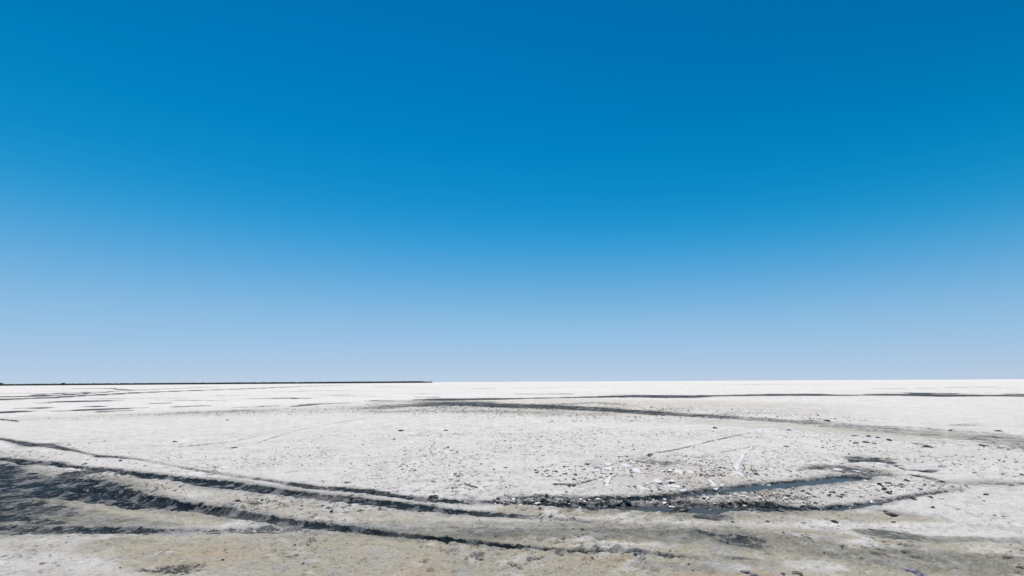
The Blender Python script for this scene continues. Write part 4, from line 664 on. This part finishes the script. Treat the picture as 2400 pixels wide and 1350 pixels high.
# ------------------------------------------------------------------ the salt flat: one sheet out to the horizon
def build_ground():
    az_fine = np.radians(np.linspace(-62, 62, 1650))
    az_rest = np.radians(np.linspace(62, 298, 90))[1:-1]
    az = np.concatenate([az_fine, az_rest])
    near = np.linspace(.5, 4.4, 45)[:-1]
    u = np.arange(850 / 4.4, 8.0, -.42)
    mid = 850 / u
    fr = np.geomspace(mid[-1], 9000, 70)[1:]
    rad = np.concatenate([near, mid, fr])
    A, R = np.meshgrid(az, rad)
    # rows are set out by depth inside the view and by radius elsewhere
    x = (R * np.sin(A)).ravel(); y = (R * np.cos(A)).ravel()
    z, mud, dirt, wet, rust, spk, damp = ground_fields(x, y)
    na, nr = len(az), len(rad)
    nv = na * nr + 1
    co = np.empty((nv, 3), np.float32)
    co[:-1, 0] = x; co[:-1, 1] = y; co[:-1, 2] = z
    co[-1] = (0, 0, 0)
    i = np.arange(nr - 1)[:, None] * na; j = np.arange(na)[None, :]; j2 = (j + 1) % na
    quads = np.stack([i + j, i + j2, i + na + j2, i + na + j], -1).reshape(-1, 4)[:, ::-1]
    tri = np.stack([np.arange(na), np.full(na, nv - 1), (np.arange(na) + 1) % na], -1)[:, ::-1]
    me = bpy.data.meshes.new("salt_flat")
    loops = np.concatenate([quads.ravel(), tri.ravel()]).astype(np.int32)
    me.vertices.add(nv); me.vertices.foreach_set("co", co.ravel())
    me.loops.add(len(loops)); me.loops.foreach_set("vertex_index", loops)
    npoly = len(quads) + len(tri)
    me.polygons.add(npoly)
    st = np.concatenate([np.arange(len(quads)) * 4, len(quads) * 4 + np.arange(len(tri)) * 3]).astype(np.int32)
    me.polygons.foreach_set("loop_start", st)
    me.update(calc_edges=True)
    me.polygons.foreach_set("use_smooth", np.ones(npoly, bool))
    for nm, ch in (("makeup", (mud, dirt, wet)), ("makeup_b", (rust, spk, damp))):
        at = me.attributes.new(nm, 'FLOAT_COLOR', 'POINT')
        d = np.zeros((nv, 4), np.float32); d[:, 3] = 1
        for k in range(3): d[:-1, k] = ch[k]
        at.data.foreach_set("color", d.ravel())
    me.materials.append(M_GROUND)
    o = bpy.data.objects.new("salt_flat", me)
    o["kind"] = "structure"
    o["label"] = "white salt flat with muddy wheel ruts reaching to the horizon"
    col.objects.link(o)
build_ground()

def ground_z(pts):
    a = np.array(pts, float)
    return ground_fields(a[:, 0], a[:, 1])[0]

def link(name, me, mat, parent=None, label=None, cat=None, group=None, kind=None):
    if mat is not None and not me.materials: me.materials.append(mat)
    o = bpy.data.objects.new(name, me)
    col.objects.link(o)
    o.parent = parent
    for k, v in (("label", label), ("category", cat), ("group", group), ("kind", kind)):
        if v: o[k] = v
    return o

# ------------------------------------------------------------------ brine standing in the ruts
def stroke_outline(pts, grow=1.0, n=60, seed=0, jag=.12):
    P = np.array(pts, float)
    d = np.concatenate([[0], np.cumsum(np.hypot(*np.diff(P[:, :2], axis=0).T))])
    t = np.linspace(0, d[-1], n)
    X = np.interp(t, d, P[:, 0]); Y = np.interp(t, d, P[:, 1]); W = np.interp(t, d, P[:, 2]) * grow
    r = np.random.default_rng(seed)
    tx = np.gradient(X); ty = np.gradient(Y); L = np.hypot(tx, ty); tx /= L; ty /= L
    k = perlin(t * 3 + seed * 7.7, t * 0 + .5, 5) * jag * 2
    k2 = perlin(t * 3 + seed * 7.7, t * 0 + 4.5, 6) * jag * 2
    taper = np.sqrt(np.clip(np.minimum(np.arange(n), np.arange(n)[::-1]) / (n * .08), .05, 1))
    l = np.stack([X - ty * W * (1 + k) * taper, Y + tx * W * (1 + k) * taper], -1)
    rr = np.stack([X + ty * W * (1 + k2) * taper, Y - tx * W * (1 + k2) * taper], -1)
    return l, rr
for q, (pts, lvl, label) in enumerate(PUDDLES):
    c = ground_z([(p[0], p[1]) for p in pts])
    zl = float(np.median(c)) + .009
    if len(pts) < 6:
        # a rounded pool: one n-gon round the middle of the stroke
        mx = .5 * (pts[0][0] + pts[-1][0]); my = .5 * (pts[0][1] + pts[-1][1])
        dx = .5 * (pts[-1][0] - pts[0][0]); dy = .5 * (pts[-1][1] - pts[0][1])
        W = max(p[2] for p in pts); L = math.hypot(dx, dy)
        vs = []
        for k in range(64):
            a = 2 * math.pi * k / 64
            w = 1 + .22 * math.sin(3 * a + q) + .12 * math.sin(7 * a + 2 * q) + .07 * math.sin(13 * a)
            u_, v_ = math.cos(a) * w * 1.05, math.sin(a) * w * W * 1.1
            vs.append((mx + dx * u_ - dy / L * v_, my + dy * u_ + dx / L * v_, zl))
        fs = [tuple(range(64))]
    else:
        l, r = stroke_outline(pts, 1.1, 60, q)
        vs = [(*a, zl) for a in l] + [(*a, zl) for a in r]
        fs = [(i, i + 60, i + 61, i + 1) for i in range(59)]
    me = bpy.data.meshes.new("puddle"); me.from_pydata(vs, [], fs); me.update()
    link("puddle", me, M_WATER, label=label, kind="structure")

# ------------------------------------------------------------------ salt plates
def plate_mesh(outline, th, seed):
    r = random.Random(seed)
    bm = bmesh.new()
    top = [bm.verts.new((x, y, th + r.uniform(-.002, .002))) for x, y in outline]
    f = bm.faces.new(top)
    ext = bmesh.ops.extrude_face_region(bm, geom=[f])
    vs = [g for g in ext['geom'] if isinstance(g, bmesh.types.BMVert)]
    for v in vs: v.co.z = 0; v.co.x *= 1.04; v.co.y *= 1.04
    bmesh.ops.recalc_face_normals(bm, faces=bm.faces)
    bmesh.ops.bevel(bm, geom=[e for e in bm.edges if all(v.co.z > th * .5 for v in e.verts)], offset=.006, segments=2, affect='EDGES')
    me = bpy.data.meshes.new("salt_plate"); bm.to_mesh(me); bm.free()
    return me
zs = ground_z([(s[0], s[1]) for s in SLABS])
for i, (x, y, rx, ry, label) in enumerate(SLABS):
    r = random.Random(i * 31 + 5)
    n = r.choice((11, 13, 15))
    out = []
    for k in range(n):
        a = 2 * math.pi * (k + r.uniform(-.28, .28)) / n
        q = r.uniform(.6, 1.15)
        out.append((rx * q * math.cos(a), ry * q * math.sin(a)))
    me = plate_mesh(out, r.uniform(.014, .024), i)
    o = link("salt_plate", me, M_SLAB, label=label, cat="salt plate", group="white plates of broken salt crust")
    o.location = (x, y, zs[i] - .008)
    o.rotation_euler = (r.uniform(-.01, .06), r.uniform(-.06, .06), 0)
for i, (pts, label) in enumerate(STRIPS):
    l, r = stroke_outline(pts, .7, 40, i + 40, .35)
    cx, cy = np.mean([p[0] for p in pts]), np.mean([p[1] for p in pts])
    out = [(a[0] - cx, a[1] - cy) for a in l] + [(a[0] - cx, a[1] - cy) for a in r[::-1]]
    bm = bmesh.new()
    n = len(l)
    L = [[bm.verts.new((p[0] - cx, p[1] - cy, h)) for p in side] for side in (l, r) for h in (-.01, .010)]
    mid = [bm.verts.new(((a[0] + b[0]) / 2 - cx, (a[1] + b[1]) / 2 - cy, .005)) for a, b in zip(l, r)]
    l0, l1, r0, r1 = L
    for k in range(n - 1):
        bm.faces.new((l0[k], l0[k + 1], l1[k + 1], l1[k])); bm.faces.new((l1[k], l1[k + 1], mid[k + 1], mid[k]))
        bm.faces.new((mid[k], mid[k + 1], r1[k + 1], r1[k])); bm.faces.new((r1[k], r1[k + 1], r0[k + 1], r0[k]))
    bm.faces.new((l0[0], l1[0], mid[0], r1[0], r0[0])); bm.faces.new((l0[-1], r0[-1], r1[-1], mid[-1], l1[-1]))
    bmesh.ops.recalc_face_normals(bm, faces=bm.faces)
    me = bpy.data.meshes.new("salt_strip"); bm.to_mesh(me); bm.free()
    o = link("salt_strip", me, M_SLAB, label=label, cat="salt strip", group="smooth curved strips of salt crust")
    o.location = (cx, cy, float(np.median(ground_z([(p[0], p[1]) for p in pts]))) + .004)

# ------------------------------------------------------------------ clods
def lump(seed, parts=3):
    r = random.Random(seed)
    bm = bmesh.new()
    for q in range(parts):
        res = bmesh.ops.create_icosphere(bm, subdivisions=2, radius=1)
        sc = r.uniform(.42, .8) if q else .78
        off = Vector((r.uniform(-.6, .6), r.uniform(-.5, .5), r.uniform(-.25, .25))) if q else Vector()
        dirs = [Vector((r.uniform(-1, 1), r.uniform(-1, 1), r.uniform(-.5, 1))).normalized() for _ in range(8)]
        cut = [r.uniform(.45, .85) for _ in dirs]
        for v in res['verts']:
            p = v.co.copy()
            for d, c in zip(dirs, cut):
                k = p.dot(d) - c
                if k > 0: p -= d * k * .9
            v.co = p * (1 + r.uniform(-.2, .2)) * sc + off
    me = bpy.data.meshes.new("mud_clod"); bm.to_mesh(me); bm.free()
    return me
MATS = dict(mud=M_MUD, brown=M_MUDB, grey=M_GREY, violet=M_VIOL, salt=M_SALTL)
VAR = {}
for k, m in MATS.items():
    VAR[k] = []
    for s in range(7 if k == 'mud' else 3):
        me = lump(s * 13 + len(k), 2 + s % 3); me.materials.append(m); VAR[k].append(me)
rnd = random.Random(4)
cz0 = ground_z([(c[0], c[1]) for c in CLODS])
for i, (x, y, s, asp, label, kind) in enumerate(CLODS):
    name, cat = {'violet': ("stone", "stone"), 'salt': ("salt_lump", "salt lump"), 'green': ("litter_scrap", "litter")}.get(kind, ("mud_clod", "clod"))
    if kind == 'green':
        bm = bmesh.new()
        bmesh.ops.create_grid(bm, x_segments=7, y_segments=5, size=1)
        r = random.Random(3)
        for v in bm.verts:
            v.co = Vector((v.co.x * (1 + .2 * r.random()), v.co.y * .7 + .2 * math.sin(v.co.x * 4), .45 + .35 * math.sin(v.co.x * 3.1 + v.co.y * 2) + r.uniform(-.12, .12)))
        bmesh.ops.solidify(bm, geom=bm.faces[:], thickness=.06)
        me = bpy.data.meshes.new("litter_scrap"); bm.to_mesh(me); bm.free()
        o = link(name, me, M_GREEN, label=label, cat=cat)
    elif kind == 'tail':
        bm = bmesh.new()
        bmesh.ops.create_icosphere(bm, subdivisions=2, radius=1)
        r = random.Random(8)
        for v in bm.verts:
            v.co *= 1 + r.uniform(-.12, .12)
            v.co.x = v.co.x * .5 + .5
            if v.co.x < .3:
                k = min(1, (.3 - v.co.x) / .3)
                v.co.x -= 1.6 * k * k; v.co.y *= 1 - .7 * k; v.co.z *= 1 - .75 * k; v.co.z -= .3 * k
        me = bpy.data.meshes.new("mud_clod"); bm.to_mesh(me); bm.free()
        o = link(name, me, M_MUD, label=label, cat=cat)
    else:
        o = link(name, VAR[kind][i % len(VAR[kind])], None, label=label, cat=cat)
    o.location = (x, y, cz0[i] + s * asp * .2)
    o.scale = (s, s * rnd.uniform(.8, 1.2), s * asp)
    o.rotation_euler = (rnd.uniform(-.15, .15), rnd.uniform(-.15, .15), 0 if kind == 'tail' else rnd.uniform(-.5, .5))

def sample_zone(pts, n, r):
    P = np.array(pts, float)
    seg = np.hypot(*np.diff(P[:, :2], axis=0).T)
    wt = seg * (P[:-1, 2] * P[:-1, 3] + P[1:, 2] * P[1:, 3])
    k = r.choice(len(seg), n, p=wt / wt.sum()); t = r.random(n)
    w = P[k, 2] + t * (P[k + 1, 2] - P[k, 2])
    d = (P[k + 1, :2] - P[k, :2]) / seg[k][:, None]
    off = np.clip(r.normal(0, .55, n), -1.5, 1.5) * w
    xy = P[k, :2] + t[:, None] * (P[k + 1, :2] - P[k, :2])
    return np.stack([xy[:, 0] - d[:, 1] * off, xy[:, 1] + d[:, 0] * off], -1)
r = np.random.default_rng(21)
all_xy, all_s = [], []
for (ni, ns, lo, hi, pts, label, group) in CLOD_ZONES:
    xy = sample_zone(pts, ni + ns, r)
    # clods lie in drifts, not evenly
    keep = fbm(xy[:, 0] / 1.1, xy[:, 1] / 1.1, 2, 91) + .35 * r.random(len(xy)) > .02
    size = lo + (hi - lo) * r.random(len(xy)) ** 5.0
    order = np.argsort(-(size * keep / np.maximum(xy[:, 1], 3)))
    big, rest = order[:ni], order[ni:]
    if ni:
        zz = ground_z(xy[big])
        cuts = np.quantile(xy[big][:, 0] / xy[big][:, 1], (.34, .67))
        for j, i in enumerate(big):
            kind = 'mud' if r.random() < .7 else ('brown' if r.random() < .5 else 'grey')
            side = ('left', 'middle', 'right')[int(np.searchsorted(cuts, xy[i, 0] / xy[i, 1]))]
            lab = {'mud': 'black', 'brown': 'brown', 'grey': 'grey'}[kind] + ' ' + label + ', ' + side + ' part'
            o = link("mud_clod", VAR[kind][int(r.integers(len(VAR[kind])))], None, label=lab, cat="clod", group=group)
            s = float(size[i])
            o.location = (xy[i, 0], xy[i, 1], zz[j] + s * .08)
            o.scale = (s * r.uniform(.8, 1.4), s * r.uniform(.8, 1.3), s * r.uniform(.2, .45))
            o.rotation_euler = (r.uniform(-.3, .3), r.uniform(-.3, .3), r.uniform(0, 6.28))
    rest = rest[keep[rest]]
    all_xy.append(xy[rest]); all_s.append(size[rest] * .8)
bm = bmesh.new(); bmesh.ops.create_icosphere(bm, subdivisions=1, radius=1)
bv = np.array([v.co[:] for v in bm.verts]); bf = np.array([[v.index for v in f.verts] for f in bm.faces]); bm.free()
def crumbs(name, xy, size, mat, label, cat, flat):
    n = len(size)
    zz = ground_z(xy)
    jit = 1 + r.uniform(-.35, .35, (n, len(bv), 1))
    an = r.uniform(0, 6.28, n)
    sc = np.stack([size * r.uniform(.7, 1.5, n), size * r.uniform(.7, 1.3, n), size * r.uniform(*flat, n)], -1)
    V = bv[None] * jit * sc[:, None, :]
    X = V[..., 0] * np.cos(an)[:, None] - V[..., 1] * np.sin(an)[:, None] + xy[:, 0][:, None]
    Y = V[..., 0] * np.sin(an)[:, None] + V[..., 1] * np.cos(an)[:, None] + xy[:, 1][:, None]
    Z = V[..., 2] + (zz + size * .05)[:, None]
    vv = np.stack([X, Y, Z], -1).reshape(-1, 3)
    ff = (bf[None] + (np.arange(n) * len(bv))[:, None, None]).reshape(-1, 3)
    me = bpy.data.meshes.new(name); me.from_pydata(vv.tolist(), [], ff.tolist()); me.update()
    link(name, me, mat, label=label, cat=cat, kind="stuff")
crumbs("mud_crumbs", np.concatenate(all_xy), np.concatenate(all_s), M_MUD, "small dark crumbs of mud scattered all over the salt crust", "mud crumbs", (.25, .6))
fx, fsz = [], []
for q, cnt in ((0, 420), (1, 260), (2, 160)):
    xy = sample_zone(CLOD_ZONES[q][4], cnt, r)
    fx.append(xy); fsz.append(.008 + .035 * r.random(cnt) ** 4)
crumbs("salt_crumbs", np.concatenate(fx), np.concatenate(fsz), M_SALTL, "small white chips of salt crust around the wet ruts", "salt crumbs", (.2, .6))

# ------------------------------------------------------------------ a stick on the salt
bm = bmesh.new()
sz = ground_z(STICK)
rings = []
for i, (x, y) in enumerate(STICK):
    rad = (.009, .012, .010, .013, .008)[i]
    p = Vector((x, y, sz.max() + .012 + .004 * (i % 2)))
    rings.append([bm.verts.new(p + Vector((0, math.cos(a) * rad, math.sin(a) * rad))) for a in [k * math.pi / 4 for k in range(8)]])
for a, b in zip(rings, rings[1:]):
    for k in range(8): bm.faces.new((a[k], a[(k + 1) % 8], b[(k + 1) % 8], b[k]))
bm.faces.new(rings[0]); bm.faces.new(rings[-1])
bmesh.ops.recalc_face_normals(bm, faces=bm.faces)
me = bpy.data.meshes.new("stick"); bm.to_mesh(me); bm.free()
link("stick", me, M_WOOD, label="thin bent black stick lying on the white salt near the middle", cat="stick")

# ------------------------------------------------------------------ dark scrub-covered embankment on the left horizon
def bank():
    root = bpy.data.objects.new("embankment", None)
    col.objects.link(root)
    root.location = (-780, 680, 0)
    root["label"] = "long dark embankment along the left horizon, ending near the middle"
    root["category"] = "embankment"
    a = np.array((-1400., 640.)); b = np.array((-780., 680.)); c = np.array((-290., 1640.))
    path = [a + (b - a) * t for t in np.linspace(0, 1, 30)[:-1]] + [b + (c - b) * t for t in np.linspace(0, 1, 130)]
    r = random.Random(9)
    vs, fs = [], []
    o0 = np.array(root.location[:2])
    n = len(path)
    for i, p in enumerate(path):
        q = path[min(i + 1, n - 1)] - path[max(i - 1, 0)]; q /= np.linalg.norm(q)
        nn = np.array((-q[1], q[0]))
        h = 2.5 + 3.2 * max(0, (p[1] - 680) / 960) + r.uniform(-.3, .3)
        h *= min(1, .35 + (n - 1 - i) / 14)
        for off, zz in ((-5, -.2), (-2, h), (2, h + r.uniform(-.1, .1)), (5, -.2)):
            w = p + nn * off - o0
            vs.append((w[0], w[1], zz))
        if i:
            k = i * 4
            for e in range(3): fs.append((k - 4 + e, k - 3 + e, k + 1 + e, k + e))
    fs.append((0, 1, 2, 3)); fs.append(tuple(range(n * 4 - 4, n * 4))[::-1])
    me = bpy.data.meshes.new("bank"); me.from_pydata(vs, [], fs); me.update()
    link("bank", me, M_BANK, root)
    # low scrub along the top
    bv2, bf2 = bv, bf
    vs, fs = [], []
    for i in range(420):
        t = r.random() ** 1.2
        p = (b + (c - b) * t) if r.random() < .8 else (a + (b - a) * r.random())
        s = r.uniform(.5, 1.3) * (1 + .9 * t)
        h = 2.5 + 3.2 * max(0, (p[1] - 680) / 960)
        base = len(vs)
        for v in bv2:
            k = 1 + r.uniform(-.3, .3)
            vs.append((p[0] - o0[0] + v[0] * s * 2.2 * k, p[1] - o0[1] + v[1] * s * k, h - .3 + v[2] * s * .5 * k))
        fs += [tuple(int(q) + base for q in f) for f in bf2]
    me = bpy.data.meshes.new("scrub"); me.from_pydata(vs, [], fs); me.update()
    link("scrub", me, M_LEAF, root, kind="stuff")
    # end marker
    bm = bmesh.new()
    bmesh.ops.create_cone(bm, cap_ends=True, segments=8, radius1=1.1, radius2=.8, depth=7)
    me = bpy.data.meshes.new("end_post"); bm.to_mesh(me); bm.free()
    p = link("end_post", me, M_BANK, root); p.location = (c[0] - o0[0], c[1] - o0[1], 3.5)
bank()
def far_tree(x, y, w, h, label, seed):
    r = random.Random(seed)
    root = bpy.data.objects.new("scrub_tree", None); col.objects.link(root)
    root.location = (x, y, 0); root["label"] = label; root["category"] = "tree"; root["group"] = "trees on the left horizon"
    bm = bmesh.new(); bmesh.ops.create_cone(bm, cap_ends=True, segments=7, radius1=.3, radius2=.15, depth=h * .7)
    me = bpy.data.meshes.new("trunk"); bm.to_mesh(me); bm.free()
    t = link("trunk", me, M_WOOD, root); t.location.z = h * .35
    vs, fs = [], []
    for i in range(900):
        a = r.uniform(0, 6.28); q = math.sqrt(r.random()); zz = r.uniform(.35, 1)
        lim = w * .5 * math.sqrt(max(0, 1 - ((zz - .6) / .42) ** 2)) * (.75 + .25 * math.sin(a * 3 + seed))
        p = Vector((math.cos(a) * q * lim, math.sin(a) * q * lim, zz * h))
        n1 = Vector((r.gauss(0, 1), r.gauss(0, 1), r.gauss(0, 1))).normalized(); n2 = n1.orthogonal().normalized()
        s = r.uniform(.12, .3)
        k = len(vs)
        vs += [p + n1 * s, p + n2 * s * .6, p - n1 * s, p - n2 * s * .6]; fs.append((k, k + 1, k + 2, k + 3))
    me = bpy.data.meshes.new("crown"); me.from_pydata([v[:] for v in vs], [], fs); me.update()
    link("crown", me, M_LEAF, root)
far_tree(-752, 672, 10, 4.3, "low rounded dark tree on the horizon at the far left edge", 2)
far_tree(-660, 672, 7, 3.8, "small dark tree bump on the left horizon, right of the edge tree", 5)
